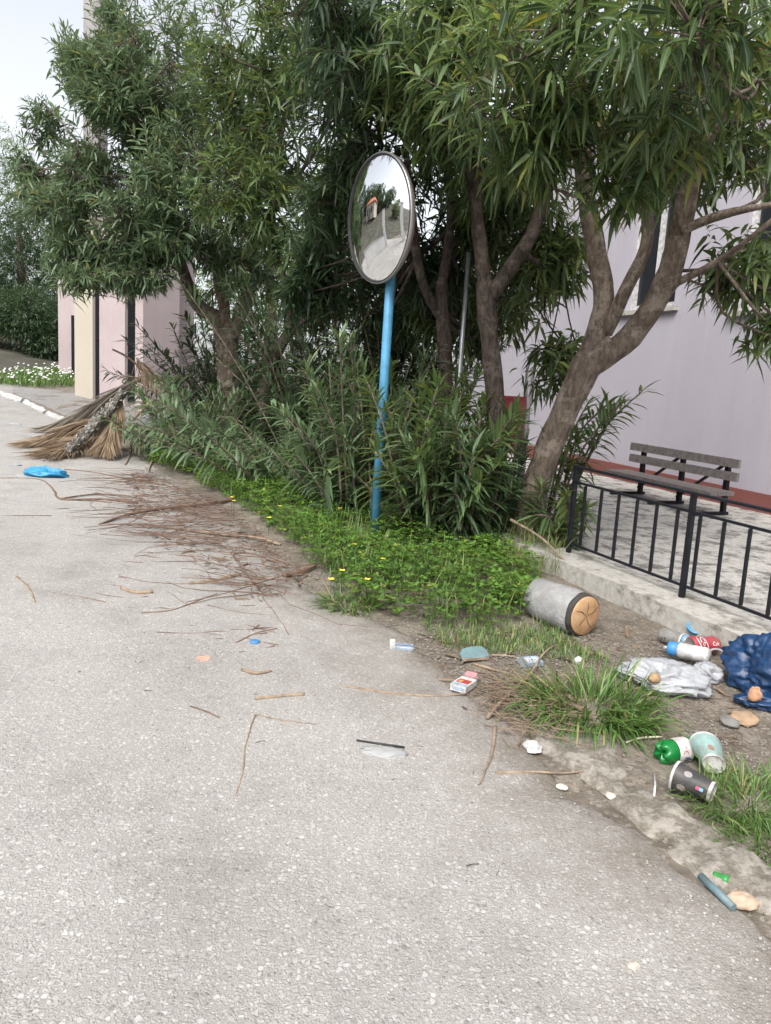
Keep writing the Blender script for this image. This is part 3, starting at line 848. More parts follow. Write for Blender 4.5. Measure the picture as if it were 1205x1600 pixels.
# tree behind it, two stems
g1 = P(770, 830, 4.62); g1.z = surf(g1.x, g1.y) - .02
oleander('oleander with two dark upright stems forking right of the blue pole', [
    ([g1, P(776, 700, 4.62), P(772, 600, 4.62), P(762, 500, 4.6), P(757, 440, 4.6)], [.066, .060, .058, .055, .052]),
    ([P(760, 455, 4.6), P(750, 380, 4.6), P(744, 290, 4.6), P(752, 120, 4.6), P(740, -40, 4.5)], [.046, .040, .037, .03, .02]),
    ([P(764, 465, 4.6), P(800, 415, 4.6), P(838, 350, 4.6), P(872, 230, 4.7), P(900, 80, 4.8)], [.048, .044, .04, .033, .02]),
    ([P(745, 300, 4.6), P(700, 180, 4.5), P(640, 60, 4.4)], [.03, .022, .01]),
    ([P(815, 390, 4.6), P(850, 420, 5.0), P(880, 440, 5.3)], [.02, .014, .008])],
    [(P(740, 130, 4.7), (.75, .7, .75), 190, .2), (P(690, 40, 4.1), (.6, .5, .45), 80, .1), (P(665, 190, 4.5), (.40, .35, .30), 70, -.1), (P(730, 480, 6.0), (.7, .4, .4), 110, .1),
     (P(850, 430, 5.2), (.36, .4, .42), 130, .0), (P(800, 260, 5.6), (.8, .4, .5), 70, .0), (P(780, 330, 5.3), (.5, .4, .45), 100, .0), (P(870, 560, 5.3), (.22, .3, .28), 40, .0)],
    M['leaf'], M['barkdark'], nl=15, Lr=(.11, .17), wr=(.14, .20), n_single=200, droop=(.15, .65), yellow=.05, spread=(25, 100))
g2 = P(690, 800, 5.15); g2.z = surf(g2.x, g2.y) - .02
oleander('slender oleander stem directly right of the mirror pole', [
    ([g2, P(688, 690, 5.15), P(696, 590, 5.15), P(692, 500, 5.15), P(690, 440, 5.15)], [.06, .055, .05, .046, .04]),
    ([P(692, 500, 5.15), P(660, 440, 5.15), P(645, 340, 5.2), P(630, 180, 5.2)], [.036, .032, .026, .014]),
    ([P(690, 445, 5.15), P(705, 330, 5.2), P(690, 150, 5.2)], [.036, .03, .014])],
    [(P(620, 150, 5.3), (.75, .6, .85), 300, .1), (P(680, 520, 6.6), (.75, .4, .35), 130, .1), (P(500, 420, 6.0), (.5, .4, .4), 130, .0), (P(560, 330, 5.5), (.55, .45, .42), 150, .0), (P(600, 460, 6.2), (.8, .5, .4), 170, .1), (P(690, 400, 5.6), (.5, .4, .45), 110, .0), (P(560, 30, 4.6), (.6, .5, .5), 120, .0)],
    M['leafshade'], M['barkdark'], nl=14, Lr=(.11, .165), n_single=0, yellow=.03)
# left group
g3 = P(416, 720, 7.0); g3.z = surf(g3.x, g3.y) - .02
oleander('thin crooked oleander stem between the left tree and the mirror', [
    ([g3, P(414, 630, 7.0), P(422, 575, 7.0), P(445, 530, 7.0), P(456, 505, 7.0), P(450, 460, 7.0), P(430, 400, 7.0)], [.062, .055, .052, .05, .048, .042, .038]),
    ([P(456, 515, 7.0), P(475, 500, 7.0), P(495, 488, 7.1), P(530, 420, 7.2)], [.034, .03, .024, .012]),
    ([P(432, 410, 7.0), P(425, 300, 7.0), P(450, 150, 7.0), P(470, 0, 7.0)], [.036, .03, .022, .012]),
    ([P(430, 330, 7.0), P(500, 220, 6.9), P(540, 120, 6.8)], [.022, .016, .01])],
    [(P(450, 120, 7.0), (.95, .8, 1.15), 620, .5), (P(470, 400, 7.0), (.62, .55, .42), 150, .0), (P(530, 300, 6.7), (.42, .4, .6), 110, .0), (P(380, 300, 6.6), (.5, .45, .5), 110, .1), (P(500, 480, 7.4), (.5, .4, .3), 70, .1), (P(440, 450, 9.4), (1.1, .5, .35), 120, .1)],
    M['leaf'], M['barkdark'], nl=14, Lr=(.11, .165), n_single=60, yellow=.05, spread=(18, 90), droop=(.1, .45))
g4 = P(356, 700, 8.4); g4.z = surf(g4.x, g4.y) - .02
oleander('broad oleander at the left with a grey trunk splitting into three limbs', [
    ([g4, P(357, 640, 8.4), P(356, 580, 8.4), P(354, 535, 8.4), P(362, 500, 8.4)], [.135, .125, .118, .115, .08]),
    ([P(350, 545, 8.4), P(338, 498, 8.4), P(305, 470, 8.4), P(275, 380, 8.3), P(250, 220, 8.2)], [.085, .08, .072, .055, .03]),
    ([P(352, 525, 8.4), P(350, 475, 8.4), P(342, 440, 8.4), P(325, 320, 8.4), P(300, 100, 8.4)], [.07, .065, .06, .045, .02]),
    ([P(360, 530, 8.4), P(382, 475, 8.4), P(392, 430, 8.4), P(400, 330, 8.4), P(390, 120, 8.5)], [.085, .075, .068, .05, .025]),
    ([P(290, 430, 8.35), P(200, 340, 8.0), P(110, 260, 7.8)], [.04, .028, .012]),
    ([P(320, 300, 8.4), P(230, 150, 8.2), P(160, 60, 8.1)], [.04, .028, .012])],
    [(P(290, 190, 8.2), (1.15, 1.1, 1.35), 950, .7), (P(175, 210, 8.0), (.72, .8, .95), 560, .7), (P(260, 300, 7.4), (.9, .4, .7), 230, .6), (P(110, 330, 7.8), (.52, .55, .36), 120, .0),
     (P(185, 50, 8.2), (.30, .6, .6), 80, .3), (P(120, 110, 8.2), (.34, .4, .45), 90, .3), (P(60, 300, 8.0), (.3, .4, .3), 50, .1), (P(200, 390, 7.8), (.75, .45, .3), 150, -.05), (P(120, 390, 7.8), (.35, .4, .22), 60, -.05), (P(75, 190, 8.1), (.24, .4, .36), 42, .25), (P(260, 380, 7.9), (.95, .6, .32), 190, -.05), (P(370, 400, 8.0), (.5, .5, .4), 110, .0),
     (P(130, 440, 7.5), (.28, .3, .14), 46, -.2), (P(210, 440, 7.6), (.45, .3, .16), 70, -.15), (P(95, 420, 7.6), (.2, .3, .14), 26, -.2), (P(45, 260, 8.0), (.22, .3, .3), 40, .2), (P(140, 150, 7.9), (.32, .4, .62), 130, .5), (P(180, 440, 7.8), (.2, .3, .12), 16, -.2)],
    M['leafpale'], nl=14, Lr=(.11, .165), n_single=120, yellow=.07, spread=(18, 88), droop=(.1, .4))

# ------------------------------------------------------------------ leafy suckers along the verge
def shrub(label, base, n, hgt, spread, lean=(0, 0), leafm=None, n_single=40, Lr=(.13, .20), group='oleander bushes along the verge'):
    base = Vector(base); base.z = surf(base.x, base.y) - .01
    root = thing('oleander_bush', label, 'bush', base, group)
    st = MB(); arrs = []
    for k in range(n):
        a = rng.uniform(0, 6.283); rr = math.sqrt(rng.uniform(0, 1))
        b = base + Vector((math.cos(a) * rr * spread * .45, math.sin(a) * rr * spread * .45, 0)); b.z = surf(b.x, b.y) - .01
        h = hgt * rng.uniform(.28, 1.0)
        a2 = a + rng.normal(0, .5); ou = spread * rng.uniform(.35, 1.25) * (.4 + .6 * rr)
        tip = b + Vector((math.cos(a2) * ou + lean[0] * h, math.sin(a2) * ou + lean[1] * h, h))
        md = b.lerp(tip, .5) + Vector((0, 0, h * .12)) + Vector(rng.normal(0, .03, 3))
        path = smooth_path([b, md, tip], 5)
        st.tube(path, lerp_r([.011, .004], len(path)), 5, caps=False)
        # leaves in whorls over the upper stretch
        m = int(26 + h * 34); f = np.sort(rng.uniform(.08, 1.0, m)); f[-6:] = np.linspace(.93, 1, 6)
        pp = np.array([np.array(path[min(int(x * (len(path) - 1)), len(path) - 2)].lerp(path[min(int(x * (len(path) - 1)), len(path) - 2) + 1], x * (len(path) - 1) - min(int(x * (len(path) - 1)), len(path) - 2))) for x in f])
        ax = nrm(np.array(path[-1] - path[-4]))
        x_ = nrm(np.cross(ax, [1, .3, .2])); y_ = np.cross(ax, x_)
        az = np.arange(m) * 2.1 + rng.uniform(0, 6); pol = np.radians(82 - 48 * (f - .08) / .92 + rng.normal(0, 12, m))
        d = ax * np.cos(pol)[:, None] + (x_ * np.cos(az)[:, None] + y_ * np.sin(az)[:, None]) * np.sin(pol)[:, None]
        L = rng.uniform(*Lr, m) * np.where(f > .96, .7, 1)
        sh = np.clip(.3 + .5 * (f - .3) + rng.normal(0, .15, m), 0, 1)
        arrs.append([pp, nrm(d), L, L * rng.uniform(.12, .17, m), rng.uniform(.1, .5, m), rng.uniform(-.4, .4, m), sh, np.where(rng.uniform(0, 1, m) < .03, .6, .05 + .1 * (f > .93))])
    st.build('stems', M['bark'], root)['kind'] = 'stuff'
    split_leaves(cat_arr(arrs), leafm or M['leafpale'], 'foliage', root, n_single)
    return root
shrub('leafy oleander bush spilling over the palm debris', P(300, 730, 7.6), 42, .82, .62, (-.08, -.1), n_single=60)
shrub('low oleander bush at the foot of the three limbed trunk', P(362, 735, 7.0), 36, .60, .60, (-.05, -.15), n_single=60)
shrub('oleander bush with pale shoots left of the blue pole, leaning over the clover', P(440, 745, 6.1), 36, .72, .66, (-.12, -.25), n_single=80)
shrub('tall leafy oleander suckers just left of the blue pole', P(545, 790, 5.3), 34, 1.25, .56, (0, -.1), n_single=100)
shrub('dark oleander thicket behind the base of the blue pole', P(620, 800, 5.5), 40, 1.15, .55, (.05, 0), M['leaf'], n_single=60)
shrub('bushy oleander suckers right of the blue pole', P(665, 825, 4.7), 42, 1.0, .42, (.02, -.12), M['leaf'], n_single=120)
shrub('oleander suckers crowding the two dark stems', P(712, 845, 4.6), 40, .86, .30, (-.02, -.1), n_single=120)
shrub('low oleander shoots filling the gap left of the leaning trunk', P(778, 850, 4.62), 24, .62, .22, (-.02, -.08), n_single=60, Lr=(.12, .18))
shrub('small oleander shoots in front of the leaning trunk, right side', P(885, 850, 4.3), 9, .42, .16, (.06, 0), M['leaf'], n_single=60, Lr=(.12, .17))
shrub('shoots rising against the pink wall behind the leaning trunk', P(862, 800, 4.9), 9, 1.0, .18, (.3, .05), M['leaf'], n_single=50, Lr=(.12, .17))
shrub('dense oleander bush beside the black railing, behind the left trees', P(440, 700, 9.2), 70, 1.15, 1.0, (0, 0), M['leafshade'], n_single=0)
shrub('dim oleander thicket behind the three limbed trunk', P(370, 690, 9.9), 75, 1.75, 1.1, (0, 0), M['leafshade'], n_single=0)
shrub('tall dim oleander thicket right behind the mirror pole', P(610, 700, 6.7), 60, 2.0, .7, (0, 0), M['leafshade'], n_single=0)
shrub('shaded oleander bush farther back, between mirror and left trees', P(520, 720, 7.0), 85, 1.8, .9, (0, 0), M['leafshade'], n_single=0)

# ------------------------------------------------------------------ far hedge trees
def far_tree(label, c, r, n, m, trunk_h):
    c = Vector(c); g = gh(c.x, c.y)
    root = thing('evergreen_tree', label, 'tree', (c.x, c.y, g), 'dark trees beyond the gate')
    MB().tube([(c.x, c.y, g - .2), (c.x + .1, c.y, g + trunk_h), (c.x, c.y, c.z + r[2] * .5)], [.2, .16, .05], 8, rough=.1).build('trunk', M['barkdark'], root)
    p, u = sample_blob(c, r, n, .6, -.3, .33)
    p[:, 2] = np.maximum(p[:, 2], [gh(a, b) + .05 for a, b in p[:, :2]])
    U = nrm(u + np.array([0, 0, .3]) + rng.normal(0, .4, u.shape))
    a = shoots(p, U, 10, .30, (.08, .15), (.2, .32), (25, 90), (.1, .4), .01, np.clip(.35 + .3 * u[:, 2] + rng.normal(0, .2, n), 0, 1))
    o = leaf_obj('crown', a, m, root); o['kind'] = 'stuff'
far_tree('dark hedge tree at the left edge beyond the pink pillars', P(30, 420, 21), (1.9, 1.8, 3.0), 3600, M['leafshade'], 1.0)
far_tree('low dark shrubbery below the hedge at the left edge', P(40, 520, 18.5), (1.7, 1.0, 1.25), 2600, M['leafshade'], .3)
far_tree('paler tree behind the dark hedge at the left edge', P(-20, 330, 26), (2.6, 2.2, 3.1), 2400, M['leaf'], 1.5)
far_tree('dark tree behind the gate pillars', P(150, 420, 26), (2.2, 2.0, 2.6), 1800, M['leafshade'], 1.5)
far_tree('bushy tree glimpsed behind the black railing', P(420, 440, 17), (2.6, 1.6, 1.6), 1500, M['leaf'], 1.0)

# ------------------------------------------------------------------ clover and grass of the verge
from mathutils.geometry import intersect_point_line
def poly_world(pxs): return [(lambda q: (q.x, q.y))(G(*p)) for p in pxs]
def inside(poly, x, y):
    c = False; j = len(poly) - 1
    for i in range(len(poly)):
        (xi, yi), (xj, yj) = poly[i], poly[j]
        if (yi > y) != (yj > y) and x < (xj - xi) * (y - yi) / (yj - yi) + xi: c = not c
        j = i
    return c
def scatter(poly, n, thr=None, sc=2.0, seed=0):
    xs = [p[0] for p in poly]; ys = [p[1] for p in poly]; out = []; tries = 0
    while len(out) < n and tries < n * 30:
        tries += 1
        x = rng.uniform(min(xs), max(xs)); y = rng.uniform(min(ys), max(ys))
        if not inside(poly, x, y): continue
        if thr is not None and noise.noise(Vector((x * sc, y * sc, seed))) < thr + rng.normal(0, .12): continue
        out.append((x, y, surf(x, y)))
    return np.array(out)
VERGE = poly_world([(228, 722), (300, 700), (480, 712), (600, 770), (800, 850), (838, 905), (836, 966), (765, 984), (690, 984), (620, 974), (540, 942), (500, 900), (462, 862), (405, 815), (352, 778), (290, 745)])
def clover(name, pts, hr, size, m):
    n = len(pts); h = rng.uniform(*hr, n) * (.6 + .6 * np.array([noise.noise(Vector((p[0] * 3, p[1] * 3, 9))) + .5 for p in pts]).clip(.1, 1.3))
    top = pts + np.stack([rng.normal(0, .02, n), rng.normal(0, .02, n), h], 1)
    base = np.repeat(top, 3, 0); az = np.repeat(rng.uniform(0, 6.28, n), 3) + np.tile([0, 2.09, 4.19], n) + rng.normal(0, .15, n * 3)
    el = rng.uniform(-.25, .45, n * 3)
    d = np.stack([np.cos(az) * np.cos(el), np.sin(az) * np.cos(el), np.sin(el)], 1)
    L = np.repeat(rng.uniform(*size, n), 3); V = np.zeros((n * 3, 5, 3)); up = np.array([0, 0, 1.0])
    sd_ = nrm(np.cross(d, up)); tilt = rng.normal(0, .35, (n * 3, 1)); sd_ = nrm(sd_ + up * tilt)
    V[:, 0] = base; V[:, 1] = base + d * (L * .75)[:, None] - sd_ * (L * .55)[:, None]; V[:, 2] = base + d * L[:, None] * .85 - up * .003
    V[:, 3] = base + d * (L * .75)[:, None] + sd_ * (L * .55)[:, None]; V[:, 4] = base + d * (L * 1.02)[:, None] - sd_ * (L * .3)[:, None]
    T = (np.array([(0, 1, 2), (0, 2, 3), (1, 4, 2)])[None] + (np.arange(n * 3) * 5)[:, None, None]).reshape(-1, 3)
    sh = np.repeat(np.clip(rng.normal(.5, .2, n) + .45 * np.array([noise.noise(Vector((p[0] * 2.1, p[1] * 2.1, 4))) for p in pts]), 0, 1), 3); c = np.zeros((n * 3, 5, 3)); c[:, :, 0] = sh[:, None]; c[:, :, 1] = np.repeat(np.where(rng.uniform(0, 1, n) < .05, .8, .06), 3)[:, None]
    return np_mesh(name, V.reshape(-1, 3), T, m, None, None, c.reshape(-1, 3))
tag(clover('clover_cover', scatter(VERGE, 15000, -.36, 2.6), (.02, .16), (.010, .030), M['clover']), 'bright green clover carpeting the verge', 'clover', kind='stuff')
def blades(name, pts, hr, wr, m, lean=.5, bias=(0, 0), dry=.1, parent=None, arch=.6, center=None):
    n = len(pts); h = rng.uniform(*hr, n); az = rng.uniform(0, 6.28, n)
    d = np.stack([np.cos(az) * lean * rng.uniform(.2, 1, n) + bias[0], np.sin(az) * lean * rng.uniform(.2, 1, n) + bias[1], np.ones(n)], 1)
    if center is not None:
        o = pts[:, :2] - np.array(center); d[:, :2] += o / np.maximum(np.linalg.norm(o, axis=1, keepdims=True), .02) * lean * .9
    return [pts, nrm(d), h, rng.uniform(*wr, n), rng.uniform(.1, arch, n) , rng.uniform(-.5, .5, n), np.clip(rng.normal(.5, .22, n), 0, 1), np.where(rng.uniform(0, 1, n) < dry, rng.uniform(.5, 1, n), .05)]
tag(leaf_obj('verge_grass', blades('', scatter(VERGE, 5200, -.05, 2.4, 7), (.06, .24), (.003, .007), M['grass'], dry=.16), M['grass']), 'loose grass blades among the clover of the verge', 'grass', kind='stuff')
dryp = poly_world([(770, 850), (850, 840), (880, 905), (800, 905)])
tag(leaf_obj('dry_grass', blades('', scatter(dryp, 420), (.1, .24), (.003, .006), M['grass'], dry=.75), M['grass']), 'straw coloured grass at the foot of the leaning trunk', 'grass', kind='stuff')
thin = poly_world([(640, 960), (830, 955), (900, 1010), (960, 1040), (700, 1020)])
tag(leaf_obj('sparse_grass', blades('', scatter(thin, 1500, -.1), (.02, .08), (.003, .005), M['grass'], dry=.3), M['grass']), 'thin scattered grass on the bare soil before the log', 'grass', kind='stuff')
def tuft(label, px, n, r, hr, wr, bias, dry=.14, nm='grass_tuft'):
    c = G(*px)
    a = rng.uniform(0, 6.28, n); q = np.sqrt(rng.uniform(0, 1, n)) * r
    pts = np.stack([c.x + np.cos(a) * q * 1.3, c.y + np.sin(a) * q, np.zeros(n)], 1)
    for p in pts: p[2] = surf(p[0], p[1]) - .005
    o = leaf_obj(nm, blades('', pts, hr, wr, M['grass'], .75, bias, dry, center=(c.x, c.y), arch=.95), M['grass'], loc=c)
    return tag(o, label, 'grass')
tuft('thick tuft of long green grass beside the white plastic bag', (925, 1112), 620, .14, (.12, .26), (.004, .008), (-.1, -.35))
tuft('short green weed tuft above the green bottle', (985, 1135), 150, .05, (.05, .13), (.006, .011), (.1, -.3))
tuft('grass patch right of the black paper cup', (1175, 1262), 720, .12, (.06, .16), (.002, .005), (.0, -.15), .12)
tuft('grass patch at the right edge below the black paper cup', (1215, 1320), 420, .09, (.05, .13), (.002, .005), (-.1, -.1), .15)
tuft('withered grey grass wisps touching the black paper cup', (1130, 1222), 60, .035, (.06, .14), (.002, .004), (.4, -.2), 1.0)
tuft('grass tuft at the road edge with yellow flowers', (545, 948), 220, .09, (.08, .18), (.004, .007), (-.15, -.3))
tuft('grass tuft growing against the log', (795, 935), 110, .05, (.10, .2), (.008, .014), (-.1, -.15))
def yflower(px, k):
    c = G(*px); h = .1; t = c + Vector((0, 0, h))
    root = thing('yellow_flower', 'small yellow flower in the green clover verge', 'flower', c, 'yellow flowers in the verge')
    MB().tube([c, t], .0015, 4).build('stalk', M['clover'], root)
    b = MB()
    for i in range(5):
        a = i * 1.2566 + k; d = Vector((math.cos(a), math.sin(a), .5)).normalized(); s = Vector((-math.sin(a), math.cos(a), 0))
        b.add([t, t + d * .012 - s * .008, t + d * .02, t + d * .012 + s * .008], [(0, 1, 2, 3)])
    b.build('petals', plain('yellow_petal', (.75, .62, .06), .6, .1), root, smooth=False)
for k, px in enumerate([(516, 940), (533, 925), (572, 940), (553, 880), (420, 835), (437, 815), (530, 818), (597, 905), (362, 800), (365, 806), (408, 795)]): yflower(px, k)
far_v = poly_world([(-20, 600), (30, 585), (110, 585), (118, 605), (60, 606)])
tag(leaf_obj('far_grass', blades('', scatter(far_v, 2500), (.12, .3), (.01, .02), M['grass']), M['grass']), 'grass strip below the dark hedge', 'grass', kind='stuff')
def daisies():
    pts = scatter(far_v, 170); b = MB()
    for p in pts:
        c = Vector(p) + Vector((0, 0, rng.uniform(.08, .26)))
        b.add([c + Vector((math.cos(a) * .02, math.sin(a) * .016, .012 * math.sin(a))) for a in np.arange(0, 6.28, 1.05)], [tuple(range(6))])
    tag(b.build('daisy_patch', M['white'], smooth=False), 'scattered white daisies in the grass below the hedge', 'daisies', kind='stuff')
daisies()

# ================================================================== litter and debris
def crumple(name, c, half, m, seed, amp=.45, fold=2.2, parent=None, rings=26, segs=44, rotz=0.0, flat=True, label=None, cat=None, fine=.18):
    """a crumpled bag: folded closed surface resting on the ground"""
    c = Vector(c); b = MB(); so_ = Vector((seed * 3.1, seed * 1.7, seed))
    rid = lambda q: 1 - 2 * abs(noise.noise(q))
    cs, sn = math.cos(rotz), math.sin(rotz)
    for i in range(rings + 1):
        th = math.pi * i / rings
        for k in range(segs):
            a = 2 * math.pi * k / segs
            d = Vector((math.sin(th) * math.cos(a), math.sin(th) * math.sin(a), math.cos(th)))
            r = 1 + amp * (.6 * rid(d * fold * .6 + so_) + fine * 1.6 * rid(d * fold * 1.6 + so_) + fine * rid(d * fold * 3.4 + so_)) - amp * .3
            x, y, z = d.x * r * half[0], d.y * r * half[1], d.z * r * half[2]
            X, Y = c.x + x * cs - y * sn, c.y + x * sn + y * cs
            g = surf(X, Y)
            Z = g + half[2] * .75 + z
            if Z < g + .002: Z = g + .002 + .004 * (noise.noise(Vector((X * 30, Y * 30, 0))) + .6)
            b.v.append((X, Y, Z))
    for i in range(rings):
        for k in range(segs):
            a = i * segs + k; e = i * segs + (k + 1) % segs; b.f.append((a, a + segs, e + segs, e))
    o = b.build(name, m, parent, loc=None if parent else c)
    if label: tag(o, label, cat)
    return o
def axis_mtx(a, b):
    """local Z from a to b, origin at a"""
    a = Vector(a); d = (Vector(b) - a).normalized()
    return Matrix.Translation(a) @ d.to_track_quat('Z', 'Y').to_matrix().to_4x4()
def text_on(body, size, place, name, m, parent, shear=0.0, align='CENTER'):
    """flat lettering mapped by place(x, y) -> world"""
    cu = bpy.data.curves.new('lettering', 'FONT'); cu.body = body; cu.size = size; cu.shear = shear; cu.align_x = align; cu.align_y = 'CENTER'; cu.resolution_u = 3
    o = bpy.data.objects.new('lettering', cu); COL.objects.link(o)
    dg = bpy.context.evaluated_depsgraph_get(); me = o.evaluated_get(dg).to_mesh()
    b = MB(); b.v = [tuple(place(v.co.x, v.co.y)) for v in me.vertices]; b.f = [tuple(p.vertices) for p in me.polygons]
    o.evaluated_get(dg).to_mesh_clear(); COL.objects.unlink(o); bpy.data.objects.remove(o); bpy.data.curves.remove(cu)
    return b.build(name, m, parent, smooth=False)

# ------------------------------------------------------------------ sawn log
def log():
    a = G(836, 962); e = G(918, 992)
    fr = P(915, 966, 3.22); r = .092
    bk = P(838, 932, 3.62)
    def rest(px, py, k):
        lo, hi = 2.2, 5.0
        for _ in range(40):
            Y = (lo + hi) / 2; q = P(px, py, Y)
            if q.z > surf(q.x, q.y) + k: lo = Y
            else: hi = Y
        return q
    fr = rest(914, 962, r * .97); bk = rest(842, 934, r * .92)
    root = thing('sawn_log', 'short sawn log with grey bark and pale orange cut end on the soil', 'log', ((bk + fr) / 2) - Vector((0, 0, r)))
    ax = (fr - bk).normalized()
    greyb = plain('grey_log_bark', (.25, .252, .25), .9, .22, 14, .5, dirt=.3)
    MB().tube([bk - ax * .004, bk, bk.lerp(fr, .3), bk.lerp(fr, .6), fr - ax * .022], [r * .86, r * .97, r * .99, r, r * 1.0], 32, rough=.13).build('bark', greyb, root)
    MB().tube([fr - ax * .028, fr - ax * .012, fr], [r * 1.0, r * 1.02, r * .97], 32, rough=.10).build('dark_bark_ring', plain('wet_dark_bark', (.035, .03, .028), .8, .4, 40, .4), root)
    # cut face: rings, and cracks as flat strips with their inner shade painted dark
    m, t, b = mat('sawn_wood'); p = objc(t)
    T = axis_mtx(fr, fr + ax)
    n = noi(t, pos(t), 14, 6, .6)
    c = ramp(t, n, [(.25, (.24, .12, .055)), (.5, (.40, .24, .12)), (.75, (.50, .35, .20))])
    mp = nd(t, 'ShaderNodeVectorMath', operation='DISTANCE'); t.links.new(pos(t), mp.inputs[0]); mp.inputs[1].default_value = fr
    ma = nd(t, 'ShaderNodeMath', operation='MULTIPLY'); t.links.new(mp.outputs['Value'], ma.inputs[0]); ma.inputs[1].default_value = 900
    si = nd(t, 'ShaderNodeMath', operation='SINE'); t.links.new(ma.outputs[0], si.inputs[0])
    c = mix(t, ramp(t, si.outputs[0], [(0, (0, 0, 0)), (1, (.22, .22, .22))]), c, (.30, .15, .07))
    t.links.new(c, b.inputs['Base Color']); b.inputs['Roughness'].default_value = .85
    fc = MB(); k = 28
    fc.lathe([(r * .90, -.004), (r * .905, .004), (r * .88, .006), (r * .4, .008), (1e-7, .007)], k, T)
    fo = fc.build('cut_face', m, root)
    dk = plain('crack_shadow', (.045, .025, .015), .9)
    for ang, l0, l1 in ((.4, .05, .95), (1.5, .1, .8), (2.6, 0, .9), (3.9, .05, .7), (5.2, .0, .85)):
        w = .0035; b2 = MB()
        pts = []
        for q, ww in ((l0, .4), ((l0 + l1) / 2, 1), (l1, .5)):
            an = ang + .12 * math.sin(q * 9)
            for sg in (-1, 1): pts.append(T @ Vector((math.cos(an) * q * r * .86 - math.sin(an) * w * ww * .5 * sg, math.sin(an) * q * r * .86 + math.cos(an) * w * ww * .5 * sg, .0095)))
        b2.add(pts, [(0, 2, 3, 1), (2, 4, 5, 3)]); b2.build('crack', dk, fo, smooth=False)
log()

# ------------------------------------------------------------------ paper cups, cans, bottles
def paper_cup(label, base_c, rim_c, r0, r1, body_m, marks=()):
    base_c, rim_c = Vector(base_c), Vector(rim_c); h = (rim_c - base_c).length; T = axis_mtx(base_c, rim_c) @ Matrix.Rotation(.6, 4, 'Z') @ Matrix.Diagonal((1.05, .86, 1, 1))
    root = thing('paper_cup', label, 'cup', base_c)
    inner = plain('white_cup_lining', (.66, .66, .63), .6, .05)
    MB().lathe([(r0 * 1.0, .006), (r1, h - .004)], 40, T).f and None
    b = MB(); n = 40
    b.lathe([(r0, .008), (r0 + (r1 - r0) * .5, h * .5), (r1, h - .003)], n, T); b.f = [f for f in b.f if len(f) == 4]
    b.build('sleeve', body_m, root)
    b = MB(); b.lathe([(r0 * .985, .009), (r0 * .985, .0), (r0 * .94, .0), (r0 * .935, .004), (1e-7, .0042)], n, T); b.f = [f for f in b.f if len(f) == 4]
    b.build('base', M['paper'], root, smooth='auto')
    b = MB(); b.lathe([(r1 * .975, h - .004), (r1 * .5 + r0 * .475, h * .5), (r0 * .96, .012), (1e-7, .012)], n, T); b.f = [f for f in b.f if len(f) == 4]
    b.build('lining', inner, root)
    b = MB(); b.lathe([(r1 * .97, h - .005), (r1 * 1.015, h - .006), (r1 * 1.03, h - .002), (r1 * 1.015, h + .002), (r1 * .975, h)], n, T); b.f = [f for f in b.f if len(f) == 4]
    b.build('rim', M['paper'], root)
    def on(x, y, lift=.0006):
        # x: arc in metres, y: height along the cup
        rr = r0 + (r1 - r0) * y / h + lift; a = x / rr
        return T @ Vector((math.cos(a) * rr, math.sin(a) * rr, y))
    return root, on, T, h
def patch(on, x0, x1, y0, y1, name, m, parent, n=6, lift=.0007, disc=False):
    b = MB()
    if disc:
        cx, cy = (x0 + x1) / 2, (y0 + y1) / 2
        vs = [on(cx, cy, lift)] + [on(cx + (x1 - x0) / 2 * math.cos(a), cy + (y1 - y0) / 2 * math.sin(a), lift) for a in np.arange(0, 6.28, .35)]
        k = len(vs) - 1; b.add(vs, [(0, i + 1, (i + 1) % k + 1) for i in range(k)])
    else:
        vs = []
        for i in range(n + 1):
            for y in (y0, y1): vs.append(on(x0 + (x1 - x0) * i / n, y, lift))
        b.add(vs, [(2 * i, 2 * i + 2, 2 * i + 3, 2 * i + 1) for i in range(n)])
    return b.build(name, m, parent, smooth=False)
def best_angle(T, towards):
    """angle about local Z that faces a world point"""
    q = T.inverted() @ Vector(towards); return math.atan2(q.y, q.x)
def cups():
    mint = plain('mint_print', (.22, .34, .325), .6, .12, 20, dirt=.5)
    char = plain('black_print', (.035, .034, .038), .55, .2, 20, dirt=.35)
    # mint cup leaning with its base towards the camera
    bc = G(1113, 1216); d = Vector((.10, .88, .0)).normalized(); bc = bc + Vector((0, 0, .040)); rc = bc + d * .088 + Vector((0, 0, .016))
    root, on, T, h = paper_cup('mint green paper cup lying with its white base towards the road', bc, rc, .0315, .0445, mint)
    a = best_angle(T, CAM) ; sx = a * .036
    patch(on, sx + .005, sx + .022, .018, .04, 'print_mark', plain('brown_print', (.25, .16, .12), .6), root, disc=True)
    # black cup on its side, rim to the left
    bc = G(1112, 1258); rc = G(1066, 1240); d = (rc - bc); d.z = 0; d.normalize(); bc = bc + Vector((0, 0, .034)); rc = bc + d * .098 + Vector((0, 0, .010))
    root, on, T, h = paper_cup('black paper cup on its side with torn white base and rim', bc, rc, .032, .045, char)
    a = best_angle(T, CAM)
    pinkm = plain('pink_print', (.46, .30, .27), .6, .3, 200); greyp = plain('grey_print', (.24, .22, .215), .6, .3, 200)
    rr = .038
    patch(on, a * rr - .040, a * rr - .018, .058, .080, 'round_emblem', greyp, root, disc=True)
    patch(on, a * rr - .036, a * rr - .026, .062, .074, 'emblem_centre', pinkm, root, lift=.0012, disc=True)
    patch(on, a * rr + .010, a * rr + .030, .052, .072, 'round_emblem', greyp, root, disc=True)
    patch(on, a * rr - .012, a * rr - .002, .018, .027, 'label_top', plain('pale_blue_print', (.16, .36, .52), .6), root)
    patch(on, a * rr - .012, a * rr - .002, .0275, .036, 'label_bottom', plain('pinkred_print', (.60, .08, .14), .6), root)
